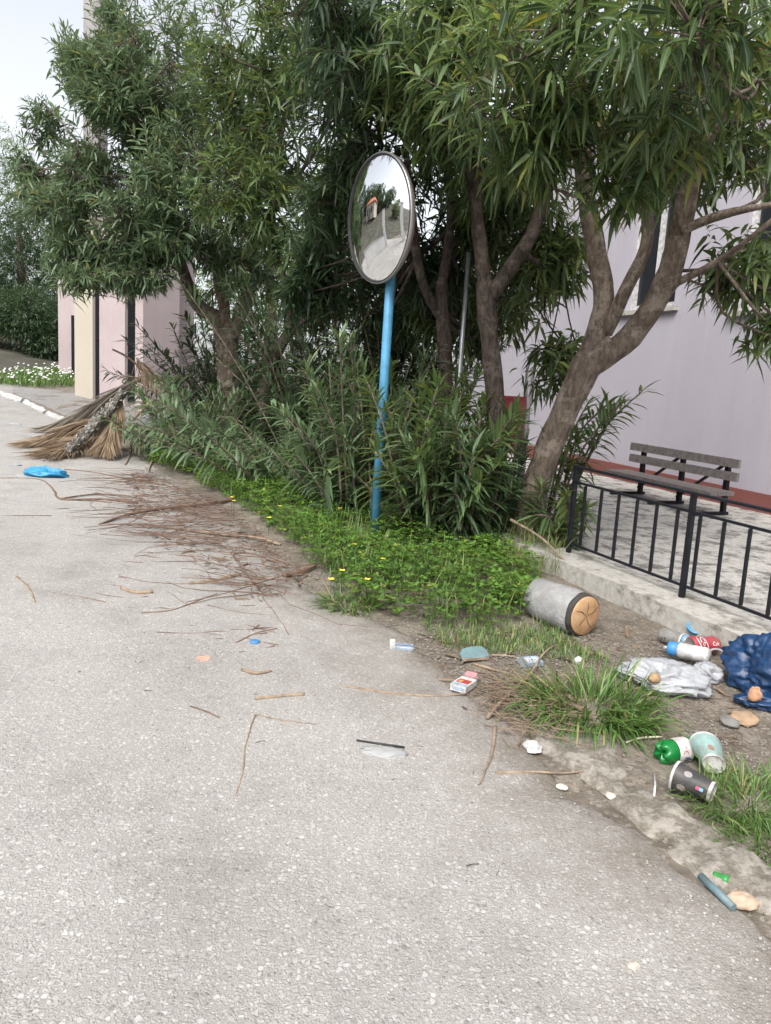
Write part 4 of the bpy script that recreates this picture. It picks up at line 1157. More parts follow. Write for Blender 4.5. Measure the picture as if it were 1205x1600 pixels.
cups()
def can(label, a, b, r, body, name='drink_can', dent=None, ends=True, h=None):
    a, b = Vector(a), Vector(b); h = (b - a).length; T = axis_mtx(a, b); root = thing(name, label, 'can', a)
    dn = dent
    prof = [(r * .80, 0), (r * .84, .002), (r * .98, .012), (r, .016)] + [(r, .016 + (h - .036) * k / 10) for k in range(1, 11)] + [(r * .96, h - .012), (r * .82, h - .002), (r * .80, h)]
    o = MB(); o.lathe(prof, 36, T, dn); o.f = [f for f in o.f if len(f) == 4]; o.build('body', body, root)
    alu = plain('bare_aluminium', (.55, .55, .56), .35, .1, 20, 0, .8)
    for z, s in ((0, 1), (h, -1)):
        e = MB(); e.lathe([(r * .80, z), (r * .74, z), (r * .72, z + s * .004), (1e-7, z + s * .005)], 30, T, dn); e.f = [f for f in e.f if len(f) == 4]; e.build('end', alu, root)
    def on(x, y, lift=.0006):
        q = Vector((math.cos(x / r) * (r + lift), math.sin(x / r) * (r + lift), y))
        if dn:
            q2 = dn(Vector((math.cos(x / r) * r, math.sin(x / r) * r, y))); q = q2 + Vector((math.cos(x / r), math.sin(x / r), 0)) * (lift + .0006)
        return T @ q
    return root, on, T, h
def bottles():
    # crushed red can with white script, lying by the kerb
    p = G(1076, 1024); q = G(1128, 1024); r = .033
    d = (q - p).normalized(); a = p + Vector((0, 0, r + .012)); b = a + d * .145
    def dent(v): 
        k = math.exp(-((v.z - .075) / .022) ** 2); f = noise.noise(Vector((v.x * 40, v.y * 40, v.z * 45)))
        return Vector((v.x * (1 - .20 * k) + .003 * f, v.y * (1 - .10 * k) + .003 * f, v.z))
    root, on, T, h = can('crushed red drink can with white script lettering against the kerb', a, b, r, M['red'], dent=dent)
    ang = best_angle(T, CAM + Vector((0, 0, .3)))
    wm = plain('white_print', (.78, .76, .76), .5, .04)
    # script runs round the can: first word large near the left end, second block near the right
    text_on('Coca', .036, lambda x, y: on(ang * r + x * .9, .042 - y, .0009), 'lettering', wm, root, .35)
    text_on('Cola', .022, lambda x, y: on(ang * r - y * .9, .108 + x * .8, .0009), 'lettering', wm, root, .3)
    for s0 in (-1, 1):
        vs = []
        for i in range(17):
            t = -1 + 2 * i / 16; y = .042 + s0 * .022 + .006 * math.sin(t * 3); w = .0022 * (1 - t * t) + .0004
            vs += [on(ang * r + t * .032, y - w, .0009), on(ang * r + t * .032, y + w, .0009)]
        MB().add(vs, [(2 * i, 2 * i + 2, 2 * i + 3, 2 * i + 1) for i in range(16)]).build('swash', wm, root, smooth=False)
    # silver spray can
    p = G(1032, 1003); q = G(1074, 1016); d = (q - p).normalized(); a = p + Vector((0, 0, .033)); b = a + d * .125
    root, on, T, h = can('dull silver can lying against the kerb beside the red can', a, b, .031, plain('dull_silver', (.30, .30, .285), .5, .25, 18, 0, .35, dirt=.5))
    MB().lathe([(.0313, h * .86), (.0313, h * .95)], 30, T).build('blue_band', plain('grey_blue_band', (.14, .26, .38), .5), root)
    MB().lathe([(.0312, h * .78), (.0312, h * .84)], 30, T).build('white_band', M['white'], root)
    for k, (x, y) in enumerate(((.4, .02), (.25, .035))): patch(on, best_angle(T, CAM) * .031 + .012 - k * .004, best_angle(T, CAM) * .031 + .018 - k * .004, y, y + .006, 'dark_mark', M['black'], root)
    # blue lid ring
    p = G(1082, 1003) + Vector((0, 0, .062)); ax = Vector((.1, -.45, .75)).normalized(); T = axis_mtx(p, p + ax)
    o = MB(); o.lathe([(.028, -.012), (.032, .0), (.034, .002), (.031, .004), (.026, -.008), (1e-7, -.010)], 28, T); o.f = [f for f in o.f if len(f) == 4]
    tag(o.build('blue_saucer', plain('dusty_blue', (.07, .26, .42), .5), loc=p), 'round blue plastic disc propped between the silver and red cans', 'disc')
    # white bottle with bright blue cap
    p = G(1040, 1030); q = G(1096, 1043); d = (q - p).normalized(); r = .030; a = p + Vector((0, 0, .047)); b = a + d * .16 + Vector((0, 0, .004)); T = axis_mtx(a, b); h = .16
    root = thing('plastic_bottle', 'white plastic bottle with bright blue cap resting on the white bag', 'bottle', a)
    MB().lathe([(.020, .04), (r, .05), (r * .98, .1), (r, .152), (r * .8, h), (1e-7, h)], 32, T).build('body', M['white'], root)
    MB().lathe([(1e-7, .006), (.018, .006), (.026, .008), (.0285, .012), (.0285, .044), (.022, .046)], 32, T).build('cap', M['blueplastic'], root)
    MB().lathe([(1e-7, -.012), (.005, -.012), (.005, .006)], 12, T).build('spout', M['white'], root)
    # green bottle
    p = G(1030, 1194); d = Vector((.93, .36, 0)).normalized(); r = .034; a = p + Vector((0, 0, r)); b = a + d * .19; T = axis_mtx(a, b)
    root = thing('green_bottle', 'crushed green plastic bottle with white label under the mint cup', 'bottle', a)
    gm, t, bb = mat('green_plastic'); bb.inputs['Base Color'].default_value = (.01, .22, .045, 1); bb.inputs['Roughness'].default_value = .12
    bb.inputs['Transmission Weight'].default_value = .35; bb.inputs['IOR'].default_value = 1.4
    def pet(v):
        a_ = math.atan2(v.y, v.x); k = max(0, 1 - v.z / .03); f = 1 + .06 * math.cos(5 * a_) * k
        cr = math.exp(-((v.z - .045) / .012) ** 2) * .12
        return Vector((v.x * f * (1 - cr), v.y * f * (1 - cr * .4), v.z + .006 * k * math.cos(5 * a_)))
    MB().lathe([(1e-7, .010), (r * .45, .003), (r * .78, .0), (r * .96, .012), (r, .03), (r * .99, .05), (r, .10), (r * .97, .125), (r * .5, .165), (.013, .172), (.013, .19)], 40, T, pet).build('body', gm, root)
    MB().lathe([(.0155, .178), (.0155, .193), (1e-7, .194)], 20, T).build('cap', gm, root)
    def on(x, y, lift=.0012): return T @ Vector((math.cos(x / r) * (r + lift), math.sin(x / r) * (r + lift), y))
    ang = best_angle(T, CAM)
    patch(on, ang * r - .052, ang * r + .05, .040, .088, 'label', M['paper'], root, 18, .0012)
    text_on('A', .032, lambda x, y: on(ang * r + .004 - y, .060 + x, .002), 'lettering', M['red'], root, .2)
    for k in range(4): patch(on, ang * r + .022 + .004 * k, ang * r + .0245 + .004 * k, .056 + .004 * (k % 2), .074 + .005 * (k % 3), 'small_print', plain('navy_print', (.02, .03, .12), .6), root, 2, .002)
bottles()

# ------------------------------------------------------------------ bags
def thin_plastic(name, c, rough, trans):
    m, t, b = mat(name); b.inputs['Base Color'].default_value = (*c, 1); b.inputs['Roughness'].default_value = rough
    tr = nd(t, 'ShaderNodeBsdfTranslucent'); tr.inputs[0].default_value = (*c, 1); ms = nd(t, 'ShaderNodeMixShader', Fac=trans)
    t.links.new(b.outputs[0], ms.inputs[1]); t.links.new(tr.outputs[0], ms.inputs[2]); t.links.new(ms.outputs[0], t.nodes['Material Output'].inputs[0])
    bump(t, b, noi(t, pos(t), 45, 5, .6), .5, .01)
    g = ramp(t, noi(t, pos(t), 22, 8, .75), [(.45, (0, 0, 0)), (.68, (.55, .55, .55))]); t.links.new(mix(t, g, c, tuple(.55 * x + .04 for x in c)), b.inputs['Base Color'])
    return m
def bags():
    wb = thin_plastic('white_bag_film', (.40, .41, .43), .35, .2)
    bb = thin_plastic('blue_bag_film', (.008, .040, .115), .3, .05)
    sb = thin_plastic('sky_blue_film', (.04, .30, .55), .4, .2)
    c = G(1040, 1072); root = thing('white_bag', 'crumpled dirty white plastic bag by the grass tuft', 'bag', c)
    crumple('bag_body', c, (.115, .075, .042), wb, 3, .85, 1.9, root, 44, 72, -.25, fine=.16)
    crumple('bag_neck', G(1105, 1062), (.045, .034, .030), wb, 8, .8, 2.2, root, 28, 40, .2, fine=.16)
    crumple('bag_flap', G(990, 1056), (.055, .05, .014), wb, 12, .7, 1.8, root, 20, 36, .6, fine=.16)
    h = G(1120, 1036); pts = [h + Vector((.035 * math.cos(a), .02 * math.sin(a), .03 + .02 * math.sin(a))) for a in np.arange(-.3, 3.6, .3)]
    MB().tube(pts, .0045, 6).build('handle', wb, root)
    crumple('onion', G(1022, 1066, .05), (.020, .018, .018), plain('brown_peel', (.30, .20, .11), .7, .3, 60), 21, .15, 1.5, None, 14, 20, label='round brown onion on the white plastic bag', cat='onion').location.z += .05
    c = G(1185, 1090)
    root = thing('blue_bag', 'large dark blue plastic rubbish bag against the kerb at the right edge', 'bag', c)
    crumple('bag_body', c + Vector((.075, .07, 0)), (.125, .13, .105), bb, 5, .6, 1.7, root, 60, 96, .5, fine=.17)
    crumple('bag_skirt', G(1190, 1103), (.07, .045, .022), bb, 15, .8, 2.0, root, 30, 48, .2, fine=.2)
    crumple('dried_peel', G(1178, 1078, .06) + Vector((-.01, -.03, 0)), (.020, .012, .026), plain('orange_brown_peel', (.36, .20, .12), .75, .35, 60), 31, .5, 1.8, None, 16, 24, label='brown dried peel lying on the dark blue bag', cat='peel').location.z += .035
    crumple('dried_peel', G(1196, 1060, .06) + Vector((0, -.03, 0)), (.016, .014, .022), plain('orange_peel', (.48, .27, .14), .75, .3, 60), 34, .5, 1.8, None, 16, 24, label='lighter orange peel scrap above the brown peel on the blue bag', cat='peel').location.z += .06
    c = G(72, 746)
    o = crumple('sky_blue_bag', c, (.135, .075, .042), sb, 41, .7, 1.7, None, 40, 64, .05, fine=.16); tag(o, 'bright sky blue plastic bag lying on the road near the palm debris', 'bag')
    for px, sc, lb in (((24, 728), .045, 'small white plastic scrap on the road above the sky blue bag'), ((32, 745), .038, 'flat white scrap left of the sky blue bag'), ((22, 664), .07, 'white scrap on the far road by the white kerb')):
        tag(crumple('plastic_scrap', G(*px), (sc, sc * .6, sc * .18), wb, sc * 900, .7, 2.6, None, 16, 28), lb, 'scrap')
    crumple('tissue_ball', G(902, 1050), (.014, .012, .014), M['paper'], 51, .6, 2.5, None, 16, 24, label='small crumpled white tissue on top of the grass tuft', cat='tissue').location.z += .03
    o = crumple('paper_scrap', G(832, 1170), (.020, .026, .008), M['paper'], 55, .8, 2.2, None, 22, 32); tag(o, 'torn white paper scrap by the heap of dry twigs', 'paper')
    crumple('clear_film', G(600, 1178), (.055, .025, .006), thin_plastic('clear_film', (.52, .52, .52), .25, .35), 57, .6, 2.6, None, 16, 30, label='crinkled clear plastic film under a thin black rod', cat='film')
bags()

# ------------------------------------------------------------------ packs and card
def slab(name, label, cat, px, ang, size, m, tilt=(0, 0), lift=0.0):
    c = G(*px); T = Matrix.Translation(c + Vector((0, 0, size[2] / 2 + .003 + lift))) @ Matrix.Rotation(ang, 4, 'Z') @ Matrix.Rotation(tilt[0], 4, 'X') @ Matrix.Rotation(tilt[1], 4, 'Y')
    root = thing(name, label, cat, c)
    MB().box((0, 0, 0), (size[0] / 2, size[1] / 2, size[2] / 2), T).build('box', m, root, smooth=False)
    return root, T
def top_patch(T, size, x0, x1, y0, y1, name, m, root, z=None):
    z = size[2] / 2 + .0006 if z is None else z
    MB().add([T @ Vector((x * size[0] / 2, y * size[1] / 2, z)) for x, y in ((x0, y0), (x1, y0), (x1, y1), (x0, y1))], [(0, 1, 2, 3)]).build(name, m, root, smooth=False)
def packs():
    lb = plain('pale_blue_card', (.30, .38, .48), .6, .1, 60, dirt=.5); db = plain('dark_blue_print', (.035, .07, .20), .5); rd = plain('dark_red_print', (.33, .05, .05), .5, .4, 120); gr = plain('grey_photo_print', (.20, .17, .17), .5, .5, 120)
    sz = (.058, .088, .022)
    root, T = slab('cigarette_pack', 'white and blue cigarette pack with red picture, lid half open', 'pack', (724, 1076), -.55, sz, M['paper'])
    top_patch(T, sz, -.8, .8, -.35, .45, 'red_picture', rd, root); top_patch(T, sz, -.9, .9, -.95, -.45, 'blue_stripe', lb, root)
    MB().add([T @ Vector(v) for v in ((-.022, -.0442, -.006), (.022, -.0442, -.006), (.022, -.0442, .006), (-.022, -.0442, .006))], [(0, 1, 2, 3)]).build('blue_mark', lb, root, smooth=False)
    top_patch(T, sz, -.6, -.1, -.25, .2, 'picture_detail', plain('orange_print', (.55, .22, .10), .5), root, .0122)
    T2 = T @ Matrix.Translation((0, .052, .004)) @ Matrix.Rotation(.5, 4, 'X'); MB().box((0, 0, 0), (.028, .014, .010), T2).build('lid', gr, root, smooth=False)
    MB().box((0, 0, 0), (.020, .010, .002), T2 @ Matrix.Translation((0, .012, .011))).build('foil', plain('pink_foil', (.55, .20, .22), .5), root, smooth=False)
    sz = (.082, .050, .010)
    root, T = slab('cigarette_pack', 'flattened pale blue pack on the gravel below the clover', 'pack', (629, 1014), .05, sz, lb, (.1, .05))
    top_patch(T, sz, -.9, .95, -.05, .25, 'dark_stripe', db, root); top_patch(T, sz, -.6, .9, -.8, -.5, 'white_stripe', M['paper'], root); top_patch(T, sz, -.5, .8, .55, .85, 'grey_stripe', gr, root)
    MB().box((0, 0, 0), (.010, .028, .009), T @ Matrix.Translation((-.040, .004, .006))).build('lid', M['paper'], root, smooth=False)
    sz = (.085, .05, .016)
    root, T = slab('cigarette_pack', 'blue and white pack next to the soil left of the grass tuft', 'pack', (828, 1038), .35, sz, lb, (.15, 0))
    top_patch(T, sz, -.4, .7, -.5, .4, 'white_panel', M['paper'], root); text_on('aste', .022, lambda x, y: T @ Vector((x + .006, y - .002, .0092)), 'lettering', db, root)
    top_patch(T, sz, -.98, -.5, -.9, .9, 'dark_end', gr, root)
    # folded teal card
    c = G(740, 1034); root = thing('teal_card', 'piece of teal card with pale torn edge lying on the gravel', 'card', c)
    tm = plain('teal_card', (.105, .19, .205), .75, .15, 30, dirt=.45)
    T = Matrix.Translation(c + Vector((0, .01, .024))) @ Matrix.Rotation(.30, 4, 'Z') @ Matrix.Rotation(.42, 4, 'X') @ Matrix.Diagonal((.86, 1.0, 1, 1))
    out = [(-.062, -.024), (.060, -.020), (.066, .012), (.050, .034), (.0, .040), (-.040, .032), (-.060, .012)]
    b = MB(); n = len(out); lo = [T @ Vector((x, y, -.004)) for x, y in out]; hi = [T @ Vector((x, y, .004 + .004 * math.sin(x * 30))) for x, y in out]
    b.add(lo + hi, [tuple(range(n))[::-1], tuple(range(n, 2 * n))] + [(i, (i + 1) % n, n + (i + 1) % n, n + i) for i in range(n)]); b.build('card', tm, root, smooth=False)
    MB().bar(T @ Vector((-.063, -.026, .001)), T @ Vector((.061, -.022, .001)), .006, .009).build('torn_edge', M['twigpale'], root, smooth=False)
    # small caps, tube, bits
    a = G(1094, 1374) + Vector((0, 0, .008)); e = G(1146, 1424) + Vector((0, 0, .008)); root = thing('plastic_tube', 'grey blue plastic tube lying at the road edge', 'tube', a)
    tubem = plain('grey_blue_plastic', (.105, .185, .215), .55, .15, 40, dirt=.4); T = axis_mtx(a, e); h = (e - a).length
    MB().lathe([(.0065, 0), (.0085, 0), (.0085, h), (.0065, h)], 20, T).build('wall', tubem, root); MB().lathe([(.0065, h - .0001), (.006, h - .004), (1e-7, h - .005)], 20, T).build('bore_shade', M['black'], root)  # black plug at the tube end, the hollow's shade put into colour
    a = G(1113, 1374) + Vector((0, 0, .010)); e = G(1138, 1384) + Vector((0, 0, .010)); T = axis_mtx(a, e); h = (e - a).length
    root = thing('bottle_neck', 'small bright green bottle neck beside the grey blue tube', 'bottle neck', a)
    gm = plain('bright_green', (.03, .20, .045), .35, .15, 60); MB().lathe([(.0085, 0), (.010, .004), (.0105, h * .6), (.012, h * .65), (.012, h), (.009, h), (.008, h * .3)], 20, T).build('shell', gm, root)
    c = G(398, 1006); tag(MB().lathe([(.017, 0), (.0185, .003), (.0185, .012), (.015, .014), (1e-7, .014)], 24, Matrix.Translation(c)).build('round_blue_scrap', M['blueplastic'], loc=c), 'small blue bottle cap on the road', 'bottle cap')
    c = G(317, 1031); T = Matrix.Translation(c + Vector((0, 0, .006))) @ Matrix.Rotation(.15, 4, 'X'); b = MB()
    vs = [(.026 * math.cos(k * .9) * (1 + .2 * math.sin(k * 2.3)), .019 * math.sin(k * .9), .003 * math.sin(k * 1.7)) for k in range(7)]
    b.add([T @ Vector(v) for v in vs] + [T @ (Vector(v) - Vector((0, 0, .004))) for v in vs], [tuple(range(7)), tuple(range(13, 6, -1))] + [(i, 7 + i, 7 + (i + 1) % 7, (i + 1) % 7) for i in range(7)])
    tag(b.build('terracotta_scrap', plain('terracotta', (.52, .27, .20), .8, .2, 60), smooth=False, loc=c), 'small flat pink terracotta scrap on the road', 'scrap')
    a = G(557, 1160); e = G(632, 1172); tag(MB().tube([a + Vector((0, 0, .006)), e + Vector((0, 0, .008))], .0035, 8).build('black_rod', M['black'], loc=a), 'thin black plastic rod on the clear film', 'rod')
    # bent white straw and a pale straw stem
    a, b_, c_ = [G(*q) + Vector((0, 0, .006)) for q in ((1022, 1210), (1021, 1254), (1006, 1243))]
    tag(MB().tube([a, a.lerp(b_, .5) + Vector((.003, 0, .004)), b_], .003, 8).tube([b_, c_], .003, 8).build('drinking_straw', M['white'], loc=b_), 'bent white drinking straw left of the black cup', 'straw')
    pts = [G(*q) + Vector((0, 0, .012)) for q in ((978, 1166), (1000, 1159), (1034, 1157))]
    tag(MB().tube(smooth_path(pts), .0028, 7).build('straw', plain('straw_stem', (.55, .49, .38), .7), loc=pts[0]), 'pale curved dry straw left of the green bottle', 'straw')
    # loose stones that stand out
    for k, (px, sz_, lb_, mm) in enumerate([((1160, 1414), .020, 'pale orange stone at the end of the grey blue tube', plain('pale_orange_stone', (.40, .30, .22), .8, .2, 60)), ((1162, 1128), .034, 'flat brown stone on bare soil below the blue bag', plain('brown_stone', (.30, .205, .13), .9, .2, 40)), ((1140, 1132), .026, 'flat grey stone beside the brown stone', plain('grey_stone', (.17, .165, .155), .9, .2, 40)),
            ((955, 1248), .011, 'small white pebble in the gutter crack', M['stone']), ((878, 1233), .010, 'white pebble near the reddish twig', M['stone']), ((990, 1512), .008, 'white pebble alone on the foreground road', M['stone']), ((1115, 1343), .012, 'round pale pebble above the green bottle neck', M['stone']), ((1120, 1352), .009, 'smaller pale pebble touching the round one', M['stone']), ((190, 1414), .007, 'tiny white chip on the left foreground road', M['white'])]):
        crumple('pebble' if sz_ < .02 else 'stone', G(*px), (sz_ * 1.3, sz_, sz_ * (.45 if sz_ > .025 else .6)), mm, 70 + k, .55, 1.3, None, 16, 22, k * .7, label=lb_, cat='pebble' if sz_ < .02 else 'stone')
packs()

# ------------------------------------------------------------------ sticks and twigs
def stick(label, pxs, r, m='twig', name='dry_stick', jag=.006, n=7, fork=None, lift=.0):
    pts = smooth_path([G(*p) for p in pxs], 5); out = []
    for i, p in enumerate(pts):
        j = Vector((noise.noise(p * 9), noise.noise(p * 9 + Vector((5, 0, 0))), 0)) * jag
        q = p + j; q.z = surf(q.x, q.y) + (r[0] if hasattr(r, '__len__') else r) * .9 + lift * math.sin(i / (len(pts) - 1) * math.pi) + .002; out.append(q)
    rr = lerp_r(r if hasattr(r, '__len__') else [r, r * .8], len(out))
    b = MB().tube(out, rr, n, rough=.25)
    if fork:
        for f in fork:
            fp = smooth_path([G(*p) for p in f], 4)
            fp = [Vector((p.x, p.y, surf(p.x, p.y) + rr[-1] + .004)) for p in fp]
            b.tube(fp, lerp_r([rr[len(rr) // 2] * .8, rr[-1] * .5], len(fp)), n, rough=.2)
    return tag(b.build(name, M[m], loc=out[0]), label, 'stick')
def sticks():
    tan = 'twigpale'
    stick('short pale stick with dark sawn end alone on the road', [(190, 922), (212, 929), (238, 928)], [.009, .011], tan, jag=.003, n=10)
    stick('thick pale broken stick with bright split end, right of the heap', [(296, 915), (335, 910), (374, 901)], [.008, .012], tan, jag=.003, n=10)
    stick('long brown stick slanting across the twig heap', [(155, 822), (210, 808), (285, 797), (370, 781)], [.007, .014], n=8, lift=.02)
    stick('long pale stick reaching into the clover from the heap', [(262, 828), (330, 838), (400, 845), (437, 853)], [.006, .010], tan, lift=.015)
    stick('stick with crusted bark at the clover edge', [(442, 904), (468, 898), (492, 888)], [.016, .012], jag=.008, n=9)
    stick('straight brown bark strip on the road right of centre', [(398, 1095), (440, 1091), (476, 1088)], [.005, .006], 'twigpale', jag=.002)
    stick('flat brown leaf like bark piece on the road', [(378, 1050), (400, 1056), (424, 1052)], [.007, .004], 'twigpale', jag=.004)
    stick('long bent twig at the left edge passing below the sky blue bag', [(0, 749), (60, 751), (82, 765), (96, 782), (160, 782), (215, 788)], [.007, .009], fork=[[(96, 782), (150, 775), (205, 778)]])
    stick('dark twig running right from the sky blue bag', [(100, 735), (150, 740), (200, 750), (250, 758)], [.006, .005])
    stick('forked wavy twig on the left road', [(5, 847), (50, 863), (95, 872), (135, 884)], [.005, .004], fork=[[(30, 848), (60, 856), (82, 860), (90, 850)]])
    stick('curved twig below the forked twig on the left road', [(64, 912), (78, 928), (120, 934), (165, 943)], [.004, .003])
    stick('small forked twig at the left edge of the road', [(25, 905), (45, 922), (55, 945)], [.007, .004], 'twigpale', fork=[[(45, 922), (44, 908), (50, 898)]])
    stick('twig below the pale broken stick, curving left', [(220, 960), (270, 955), (310, 940), (340, 930)], [.003, .005])
    stick('long thin twig crossing the road below the clover', [(325, 948), (380, 960), (440, 966), (520, 975)], [.003, .004])
    stick('leaning twig bundle stem crossing the thick pale stick', [(366, 872), (385, 905), (415, 935)], [.006, .005], lift=.03)
    stick('brown twig reaching down from the heap to the road', [(410, 935), (432, 965), (452, 995)], [.004, .003])
    stick('reddish twig ending near the blue bottle cap', [(368, 1006), (400, 992), (432, 985)], [.003, .006])
    stick('long pale twig across the road left of the red picture pack', [(540, 1076), (600, 1085), (660, 1090), (730, 1087)], [.005, .004], 'twigpale')
    stick('thin twig curving down the middle of the road', [(400, 1120), (385, 1165), (378, 1210), (365, 1250)], [.0032, .002], 'twigpale', fork=[[(400, 1120), (440, 1128), (495, 1135)]])
    stick('short twig left of the thin curving twig', [(298, 1106), (320, 1114), (342, 1124)], [.003, .003])
    stick('reddish stick lying along the edge of the tarmac', [(775, 1210), (830, 1210), (880, 1212), (925, 1206)], [.0045, .002], 'twigpale')
    stick('stiff brown stick bent over the bare soil left of the tuft', [(760, 1125), (790, 1098), (830, 1062), (850, 1030), (868, 1012)], [.006, .003], 'twigpale', lift=.02)
    stick('stick under the teal card pointing right', [(740, 1040), (775, 1050), (795, 1056)], [.005, .004], 'twigpale')
    stick('pale twig from the teal card to the blue and white pack', [(768, 1026), (800, 1028), (818, 1036)], [.004, .003], 'twigpale')
    stick('twig hanging down to the road from the heap of dry twigs', [(775, 1140), (768, 1175), (756, 1215), (748, 1230)], [.006, .003], 'twigpale')
    pts = smooth_path([P(798, 812, 4.25), P(845, 840, 4.1), P(890, 885, 3.85), P(940, 940, 3.6), G(988, 985, .01)], 5)
    tag(MB().tube(pts, lerp_r([.009, .004], len(pts)), 7, rough=.2).build('dry_stick', M['twigpale'], loc=pts[-1]), 'long arched twig from the leaning trunk over the kerb to the soil', 'stick')
    stick('bare twig at the foot of the palm debris', [(205, 690), (202, 715), (196, 728)], [.012, .008], 'twigpale')
    stick('small root like twig beside the bare twig by the clover', [(245, 700), (238, 720), (232, 738)], [.010, .007], 'twigpale')
sticks()
def litter():
    def mess(name, poly, n, lr, rr, ang, spread, m, label, seg=4, zmax=.03, thr=None):
        pts = scatter(poly, n, thr); b = MB()
        for p in pts:
            L = rng.uniform(*lr); a = ang + rng.normal(0, spread); d = Vector((math.cos(a), math.sin(a), 0)); q = Vector(p); out = []
            z0 = rng.uniform(.001, zmax); cv = rng.normal(0, 1.2)
            for k in range(seg + 1):
                x = q + d * 0; x.z = surf(q.x, q.y) + z0 + .01 * noise.noise(q * 12); out.append(x)
                q = q + d * (L / seg); d = Matrix.Rotation(cv * L / seg + rng.normal(0, .22), 3, 'Z') @ d
            r = rng.uniform(*rr); b.tube(out, lerp_r([r, r * .5], seg + 1), 4, caps=False)
        return tag(b.build(name, m), label, 'twigs', kind='stuff')
    heap = poly_world([(205, 735), (300, 765), (370, 810), (440, 870), (480, 905), (420, 960), (360, 930), (300, 880), (240, 850), (200, 800)])
    wide = poly_world([(60, 770), (240, 740), (420, 850), (500, 960), (470, 1030), (250, 960), (100, 860)])
    mess('twig_heap', heap, 300, (.08, .6), (.0010, .0034), math.pi * .97, .9, M['twig'], 'brown dry twigs heaped along the edge of the clover', zmax=.06, thr=-.1)
    mess('twig_heap', heap, 420, (.02, .12), (.0012, .0032), 0, 1.5, plain('reddish_twig', (.17, .095, .065), .85, .3, 20), 'reddish broken bits among the twig heap', zmax=.035)
    mess('twig_scatter', wide, 80, (.06, .4), (.0015, .003), math.pi, .5, M['twig'], 'thin twigs strewn over the road around the heap', zmax=.006)
    dry = poly_world([(735, 1075), (800, 1060), (870, 1090), (900, 1150), (850, 1165), (760, 1150)])
    mess('straw_heap', dry, 300, (.04, .18), (.0007, .0017), .3, 1.3, plain('straw', (.22, .16, .11), .85, .3, 20), 'tangle of dry straw and fine twigs left of the grass tuft', zmax=.045)
    soilp = poly_world([(620, 1000), (830, 985), (1000, 980), (1180, 1110), (1190, 1190), (1040, 1180), (940, 1130), (800, 1180), (700, 1090)])
    mess('soil_bits', soilp, 420, (.015, .07), (.001, .002), .5, 1.5, M['twig'], 'bits of bark and stalk on the bare soil', 2, .008)
    rd = poly_world([(0, 800), (420, 860), (760, 1100), (1000, 1300), (1205, 1480), (1205, 1600), (0, 1600)])
    mess('road_bits', rd, 260, (.008, .035), (.0008, .0018), .5, 1.5, plain('dark_bits', (.07, .055, .045), .9), 'tiny dark bits of bark scattered on the road', 2, .002, -.05)
    # dry leaves
    def dryleaves(name, poly, n, label):
        p = scatter(poly, n); k = len(p); p[:, 2] += .004; az = rng.uniform(0, 6.28, k)
        d = np.stack([np.cos(az), np.sin(az), rng.uniform(-.02, .18, k)], 1); L = rng.uniform(.025, .11, k)
        m = MATS.get('dl') or leaf_mat('dry_leaf', (.075, .048, .032), (.155, .102, .066), (.21, .16, .10), .8, .1); MATS['dl'] = m
        tag(leaf_obj(name, [p, nrm(d), L, L * .16, rng.uniform(-.1, .1, k), rng.uniform(-.6, .6, k), rng.uniform(0, 1, k), rng.uniform(0, .6, k)], m), label, 'leaves', kind='stuff')
    dryleaves('dry_leaves', heap, 320, 'curled brown leaves caught in the twig heap')
    under = poly_world([(480, 790), (700, 840), (850, 870), (870, 950), (560, 950)])
    dryleaves('dry_leaves', under, 160, 'fallen brown leaves under the bushes')
    dryleaves('dry_leaves', soilp, 70, 'fallen narrow leaves on the bare soil by the rubbish')
    # loose chippings: real stones over the tarmac, more of them along its edge
    def chips(name, poly, n, sr, m, label, thr=None, sink=.35):
        p = scatter(poly, n, thr); k = len(p); s = rng.uniform(*sr, k) * rng.uniform(.6, 1, k)
        ico = np.array([(0, 0, 1), (.89, 0, .45), (.28, .85, .45), (-.72, .53, .45), (-.72, -.53, .45), (.28, -.85, .45), (.72, .53, -.45), (-.28, .85, -.45), (-.89, 0, -.45), (-.28, -.85, -.45), (.72, -.53, -.45), (0, 0, -1)])
        it = np.array([(0, 1, 2), (0, 2, 3), (0, 3, 4), (0, 4, 5), (0, 5, 1), (1, 6, 2), (2, 7, 3), (3, 8, 4), (4, 9, 5), (5, 10, 1), (6, 7, 2), (7, 8, 3), (8, 9, 4), (9, 10, 5), (10, 6, 1)])
        V = np.repeat(ico[None], k, 0) * (1 + rng.normal(0, .16, (k, 12, 1)))
        sc = np.stack([s, s * rng.uniform(.6, .95, k), s * rng.uniform(.35, .6, k)], 1); V = V * sc[:, None]
        a = rng.uniform(0, 6.28, k); c_, s_ = np.cos(a)[:, None], np.sin(a)[:, None]
        X = V[:, :, 0] * c_ - V[:, :, 1] * s_; Y = V[:, :, 0] * s_ + V[:, :, 1] * c_; V = np.stack([X, Y, V[:, :, 2]], 2)
        V += p[:, None]; V[:, :, 2] += (sc[:, 2] * (1 - sink * 2) + .004)[:, None]
        T = (it[None] + (np.arange(k) * 12)[:, None, None]).reshape(-1, 3)
        c = np.zeros((k, 12, 3)); c[:, :, 0] = rng.uniform(0, 1, k)[:, None]
        tag(np_mesh(name, V.reshape(-1, 3), T, m, None, None, c.reshape(-1, 3), smooth=True), label, 'gravel', kind='stuff')
    m, t, b = mat('chippings'); a = nd(t, 'ShaderNodeAttribute', attribute_name='tint'); sp = nd(t, 'ShaderNodeSeparateColor'); t.links.new(a.outputs['Color'], sp.inputs[0])
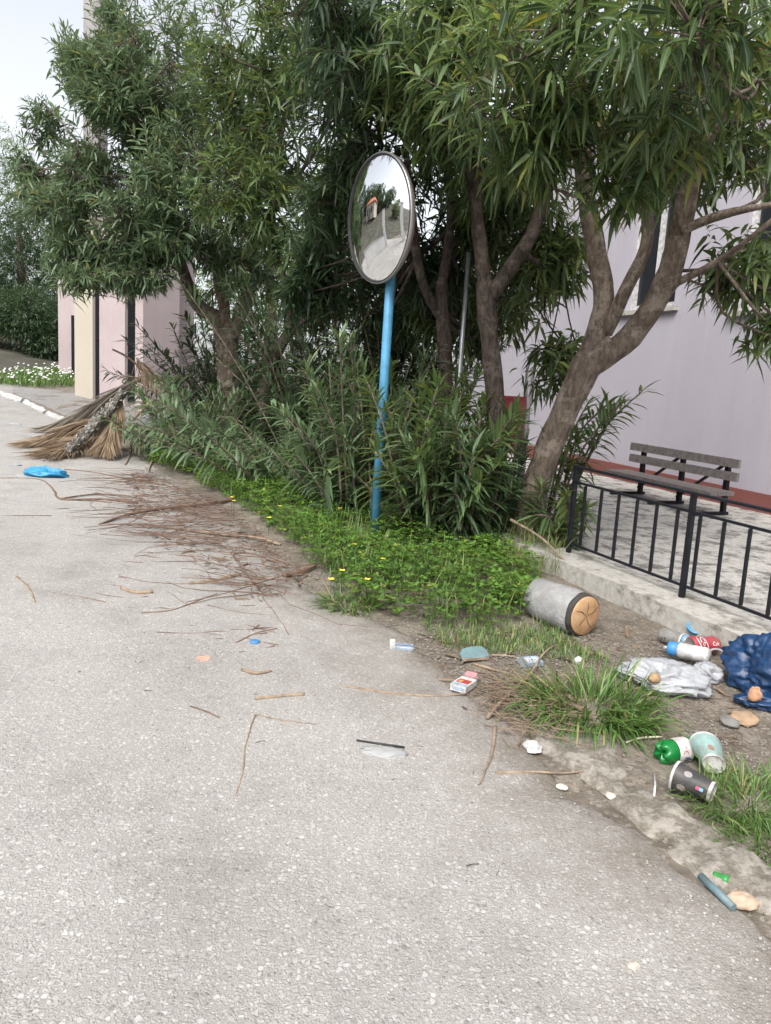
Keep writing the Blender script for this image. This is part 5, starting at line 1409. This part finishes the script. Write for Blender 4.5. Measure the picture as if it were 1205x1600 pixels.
    c = ramp(t, sp.outputs[0], [(0, (.20, .185, .168)), (.3, (.31, .295, .275)), (.8, (.37, .357, .34)), (1, (.42, .41, .395))]); c = mix(t, 1.0, c, ramp(t, noi(t, pos(t), 160, 3), [(.2, (.8, .8, .8)), (.8, (1.1, 1.1, 1.1))]), 'MULTIPLY')
    t.links.new(c, b.inputs['Base Color']); b.inputs['Roughness'].default_value = .85
    m2 = m.copy(); m2.name = 'dirty_chippings'
    e = [n_ for n_ in m2.node_tree.nodes if n_.type == 'VALTORGB'][0].color_ramp.elements
    for e_ in e: e_.color = (e_.color[0] * .62, e_.color[1] * .58, e_.color[2] * .52, 1)
    near = poly_world([(-30, 1000), (400, 980), (700, 1120), (960, 1300), (1230, 1500), (1230, 1640), (-30, 1640)])
    chips('road_chippings', near, 6500, (.0025, .0050), m, 'pale stone chippings showing in the worn road', None, .42)
    chips('edge_gravel', poly_world([(540, 950), (680, 975), (860, 985), (1020, 1000), (1190, 1110), (1200, 1200), (1205, 1440), (1060, 1330), (880, 1180), (740, 1075), (600, 1000)]), 2600, (.0025, .0075), m2, 'loose gravel along the crumbling road edge', -.2, .3)
    chips('edge_gravel', poly_world([(220, 725), (330, 770), (480, 890), (560, 960), (470, 960), (300, 830)]), 1400, (.003, .008), m2, 'loose gravel between the twig heap and the clover', -.2, .3)
litter()

# ------------------------------------------------------------------ palm debris
def palm():
    dm = MATS.get('pl') or leaf_mat('dry_palm_leaflet', (.085, .058, .04), (.21, .15, .098), (.28, .22, .14), .8, .1); MATS['pl'] = dm
    gm = leaf_mat('grey_palm_leaflet', (.075, .065, .055), (.17, .148, .12), (.24, .21, .16), .8, .1)
    rm = plain('palm_stalk', (.30, .215, .145), .85, .3, 20)
    def frond(label, a, b, n, L, fan, m, sag=.1, rr=(.018, .006), droopr=(.05, .5), hang=0.0, start=.1):
        a, b = Vector(a), Vector(b); root = thing('palm_frond', label, 'palm frond', a)
        md = a.lerp(b, .5) + Vector((0, 0, sag)); path = smooth_path([a, md, b], 8); MB().tube(path, lerp_r(rr, len(path)), 7, rough=.1).build('stalk', rm, root)
        f = rng.uniform(start, 1, n); P0 = np.array([np.array(path[min(int(x * (len(path) - 1)), len(path) - 2)].lerp(path[min(int(x * (len(path) - 1)), len(path) - 2) + 1], x * (len(path) - 1) % 1)) for x in f])
        ax = nrm(np.array(b - a)); side = nrm(np.cross(ax, [0, 0, 1])); sg = np.where(rng.uniform(0, 1, n) < .5, 1, -1)
        an = np.radians(rng.uniform(*fan, n)); d = ax * np.cos(an)[:, None] + side * (np.sin(an) * sg)[:, None] + np.array([0, 0, 1.0]) * (rng.normal(0, .12, n) - hang)[:, None]
        d = nrm(d); Ls = rng.uniform(*L, n)
        # leaflets rest on the ground instead of passing through it
        tip = P0 + d * Ls[:, None]
        gz = np.array([surf(x, y) for x, y in tip[:, :2]]) + rng.uniform(.01, .06, n)
        dr = np.clip(rng.uniform(*droopr, n), 0, None); low = tip[:, 2] - dr * Ls < gz
        nz = (gz - P0[:, 2]) / Ls; d2 = d.copy(); d2[:, 2] = np.where(low, nz, d[:, 2]); dr = np.where(low, .02, dr)
        leaf_o = leaf_obj('leaflets', [P0, d2, Ls, Ls * rng.uniform(.014, .032, n), dr, rng.uniform(-1.2, 1.2, n), rng.uniform(.1, 1, n), rng.uniform(0, .5, n)], m, root); leaf_o['kind'] = 'stuff'
        return root
    up = Vector((0, 0, 1))
    # spread over the road
    frond('dry brown palm frond fanned out flat over the road', G(196, 655, .35), G(78, 694, .03), 1500, (.12, .5), (5, 58), dm, .1)
    frond('second brown palm frond lying closest to the sky blue bag', G(190, 672, .2), G(84, 711, .03), 1200, (.12, .42), (4, 55), dm, .06)
    frond('greyish palm frond slanting along the gate apron', P(232, 585, 8.3), G(95, 672, .05), 700, (.2, .6), (4, 26), gm, .05)
    # bunch hanging down at the front
    hb = P(190, 618, 7.5)
    frond('dense golden bunch of palm leaflets hanging in front of the pile', hb, P(168, 690, 7.2), 900, (.2, .5), (2, 26), dm, .02, (.02, .01), (.0, .1), .2, 0)
    frond('bristly palm tuft sticking up at the top of the pile', P(214, 560, 8.1), P(236, 586, 8.0), 260, (.14, .32), (5, 50), dm, .0, (.012, .01), (.1, .4), .1, 0)
    # old stem with leaf boots
    a, b = P(193, 612, 7.45), G(104, 707, .06); root = thing('palm_log', 'grey scaly length of palm trunk leaning on the debris pile', 'palm log', b)
    stem = bark_mat('scaly_palm_stem', (.07, .062, .055), (.20, .18, .16), (.38, .36, .33)); path = smooth_path([b, a.lerp(b, .5) + Vector((0, 0, -.03)), a], 6)
    MB().tube(path, lerp_r([.034, .050, .046], len(path)), 12, rough=.25).build('core', stem, root)
    ax = (a - b).normalized(); x = ax.cross(up).normalized(); y = x.cross(ax); L = (a - b).length
    bm_ = plain('pale_leaf_boot', (.22, .205, .185), .9, .35, 30)
    for k in range(90):
        f = k / 90; c = b.lerp(a, f * .97); an = k * 2.399; q = x * math.cos(an) + y * math.sin(an); t = ax.cross(q)
        r = .036 + .012 * math.sin(f * 3); c = c + q * r + Vector((0, 0, -.02 * math.sin(f * 3.1))); z_ = rng.uniform(.5, 1.15); t = (t + ax * rng.normal(0, .3)).normalized()
        if rng.uniform() < .18: continue
        MB().add([c - t * .018 * z_ - q * .008, c + t * .018 * z_ - q * .008, c + t * .008 * z_ + ax * .04 * z_ + q * .010, c - t * .007 * z_ + ax * .046 * z_ + q * .013, c + ax * .022 * z_ + q * .015],
                 [(0, 1, 4), (1, 2, 4), (2, 3, 4), (3, 0, 4)]).build('leaf_boot', bm_, root, smooth=False)
    for k, (pts, r, lb) in enumerate([([P(176, 546, 8.0), P(196, 556, 8.0), P(216, 572, 8.0), P(240, 600, 8.0)], .013, 'bare stub of branch poking up left of the palm tuft'),
              ([P(183, 592, 7.9), P(200, 588, 7.9), P(232, 596, 8.0)], .008, 'thinner stub of branch below the palm tuft'),
              ([P(208, 656, 7.4), P(222, 640, 7.4), P(240, 625, 7.6)], .020, 'pale forked branch leaning right of the golden palm bunch'),
              ([P(219, 690, 7.2), P(218, 665, 7.3), P(221, 640, 7.4)], .007, 'thin bare twig hanging below the pale forked branch'),
              ([P(198, 665, 7.3), P(215, 672, 7.3), P(245, 672, 7.5)], .008, 'thin bare branch pointing into the bush')]):
        o = MB().tube(smooth_path(pts, 4), lerp_r([r * .8, r], 4 * (len(pts) - 1) + 1), 8, rough=.2).build('broken_branch', M['twig' if k < 2 else 'twigpale'], loc=pts[0]); tag(o, lb, 'branch')
palm()

# ================================================================== across the road (seen in the traffic mirror)
def mirror_dir(a, b):
    """world direction reflected at mirror coordinates a (right), b (up), both -1..1"""
    Rr = .36; Rs = .88
    n = (MN * math.sqrt(1 - (a * Rr / Rs) ** 2 - (b * Rr / Rs) ** 2) + MR * (a * Rr / Rs) + MU * (b * Rr / Rs)).normalized()
    v = (MC - CAM).normalized()
    return v - n * 2 * v.dot(n)
def mirror_ground(a, b, far=60):
    d = mirror_dir(a, b); t = .3
    while t < far:
        p = MC + d * t
        if p.z < gh(p.x, p.y): return p
        t *= 1.02
    return p
def at_dist(a, dist):
    d = mirror_dir(a, 0); d.z = 0; d.normalize(); p = MC + d * dist; return Vector((p.x, p.y, gh(p.x, p.y)))
def across():
    wm = plaster_mat('white_wall_paint', (.78, .77, .75), .2)
    # white boundary wall ending in a gate post, then a second post
    p0, p1, p2 = at_dist(-.30, 7.6), at_dist(.46, 7.8), at_dist(.88, 7.2)
    def wall_between(name, label, a, b, h, th):
        root = thing(name, label, 'wall', a)
        MB().bar(a + Vector((0, 0, h / 2 - .1)), b + Vector((0, 0, h / 2 - .1)), th, h + .2).build('wall', wm, root, smooth=False)
        MB().bar(a + Vector((0, 0, h + .03)), b + Vector((0, 0, h + .03)), th + .06, .06).build('coping', M['kerb'], root, smooth=False)
    wall_between('boundary_wall', 'low white boundary wall across the road, seen in the mirror', p0, p1, .85, .2)
    for p, h, lb in ((p1, 2.9, 'tall white gate post at the end of the boundary wall, seen in the mirror'), (p2, 3.1, 'second tall white gate post near the right rim of the mirror')):
        root = thing('gate_post', lb, 'post', p)
        MB().box((p.x, p.y, p.z + h / 2), (.17, .17, h / 2)).build('shaft', wm, root, smooth=False)
        MB().box((p.x, p.y, p.z + h + .031), (.2, .2, .03)).build('cap', M['kerb'], root, smooth=False)
    # hillside behind
    c = at_dist(.1, 46); gm = plain('hill_scrub', (.058, .056, .040), .95, .6, .9)
    b = MB(); n = 44
    ux = (c - MC); ux.z = 0; ux.normalize(); uy = Vector((-ux.y, ux.x, 0))
    for i in range(n + 1):
        for k in range(n + 1):
            f, s = i / n, (k / n - .5) * 2
            q = MC + ux * (9.2 + f * 62) + uy * s * (14 + 60 * f)
            prof = 13 * max(0, math.sin(min(1, f * 1.15) * math.pi / 2)) ** 1.6 * math.exp(-((s - .12) * 1.05) ** 2) + .6 * f
            b.v.append((q.x, q.y, gh(q.x, q.y) - .04 + prof + .8 * f * noise.noise(Vector((q.x * .12, q.y * .12, 0)))))
    for i in range(n):
        for k in range(n):
            a = i * (n + 1) + k; b.f.append((a, a + 1, a + n + 2, a + n + 1))
    hill = b.build('hill', gm); tag(hill, kind='structure')
    from mathutils.bvhtree import BVHTree
    bv = BVHTree.FromPolygons([Vector(v) for v in b.v], b.f)
    def hz(p):
        h = bv.ray_cast(Vector((p.x, p.y, 80)), Vector((0, 0, -1)))
        return h[0].z if h[0] else gh(p.x, p.y)
    # house with orange roof
    hc = at_dist(.10, 24); hc.z = hz(hc) - .2
    root = thing('roadside_house', 'small cream house with orange tiled roof on the slope, seen in the mirror', 'house', hc)
    yaw = math.atan2(ux.y, ux.x) + .5; T = Matrix.Translation(hc) @ Matrix.Rotation(yaw, 4, 'Z')
    MB().box((0, 0, 1.5), (2.0, 2.6, 1.6), T).build('wall', M['cream'], root, smooth=False)
    rf = plain('orange_tiles', (.50, .16, .075), .8, .25, 3)
    MB().add([T @ Vector(v) for v in ((-2.4, -3, 3.0), (2.4, -3, 3.0), (2.4, 3, 3.0), (-2.4, 3, 3.0), (0, -1.4, 4.3), (0, 1.4, 4.3))], [(0, 1, 4), (1, 2, 5, 4), (2, 3, 5), (3, 0, 4, 5), (3, 2, 1, 0)]).build('roof', rf, root, smooth=False)
    for y in (-1.4, 1.2):
        w = MB().box((-2.02, y, 1.6), (.04, .45, .6), T).build('window', plain('dark_glass', (.02, .022, .026), .08, .1), root, smooth=False)
    MB().box((-2.02, 0, 1.0), (.04, .45, 1.0), T).build('door', M['slat'], root, smooth=False)
    k = 0
    for (a, dist, r, m) in ((-.3, 20, 2.2, 'leafshade'), (-.45, 16, 1.8, 'leafshade'), (.2, 26, 2.0, 'leaf'), (.32, 27, 2.6, 'leafshade'), (.0, 38, 4.0, 'leafshade'), (-.3, 42, 4.5, 'leafshade'), (.3, 48, 4.5, 'leafshade'), (.55, 36, 3.6, 'leafshade'), (.75, 24, 2.6, 'leaf'), (.15, 55, 5, 'leafshade'), (-.12, 58, 5, 'leafshade'), (.1, 31, 3.0, 'leafshade'), (.45, 31, 3.0, 'leafshade'), (-.1, 30, 2.8, 'leafshade'), (.6, 45, 4.2, 'leafshade'), (.22, 40, 3.6, 'leafshade')):
        p = at_dist(a, dist); z = hz(p); qx = pix((p.x, p.y, z + r))
        if qx[2] > 0 and qx[0] + F * r * 1.3 / qx[2] > -20: k += 1; continue
        rt = thing('hillside_tree', ['round bushy tree beside the house', 'dark tree at the left of the mirror picture', 'small green tree right of the orange roof', 'tree behind the white gate posts', 'large dark tree high on the slope', 'dark tree above the orange roof', 'dark tree on the ridge', 'tall tree right of the ridge', 'green tree near the mirror right rim', 'tree on the crest of the hill', 'tree on the crest, farther left', 'dark tree right behind the orange roof', 'dark tree between the two white posts', 'dark tree left behind the orange roof', 'tree high up near the right rim', 'tree midway up the slope'][k] + ', seen in the mirror', 'tree', (p.x, p.y, z), 'trees on the hill across the road'); k += 1
        MB().tube([(p.x, p.y, z - .2), (p.x, p.y, z + r * .9)], [.09 * r, .05 * r], 6).build('trunk', M['barkdark'], rt)
        q, u = sample_blob((p.x, p.y, z + r * 1.0), (r, r, r * .95), 170, .5, -.3, .33)
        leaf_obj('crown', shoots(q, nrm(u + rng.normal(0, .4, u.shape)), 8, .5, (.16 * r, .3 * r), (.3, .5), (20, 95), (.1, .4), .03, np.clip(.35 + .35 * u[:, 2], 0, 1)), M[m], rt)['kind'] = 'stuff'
across()
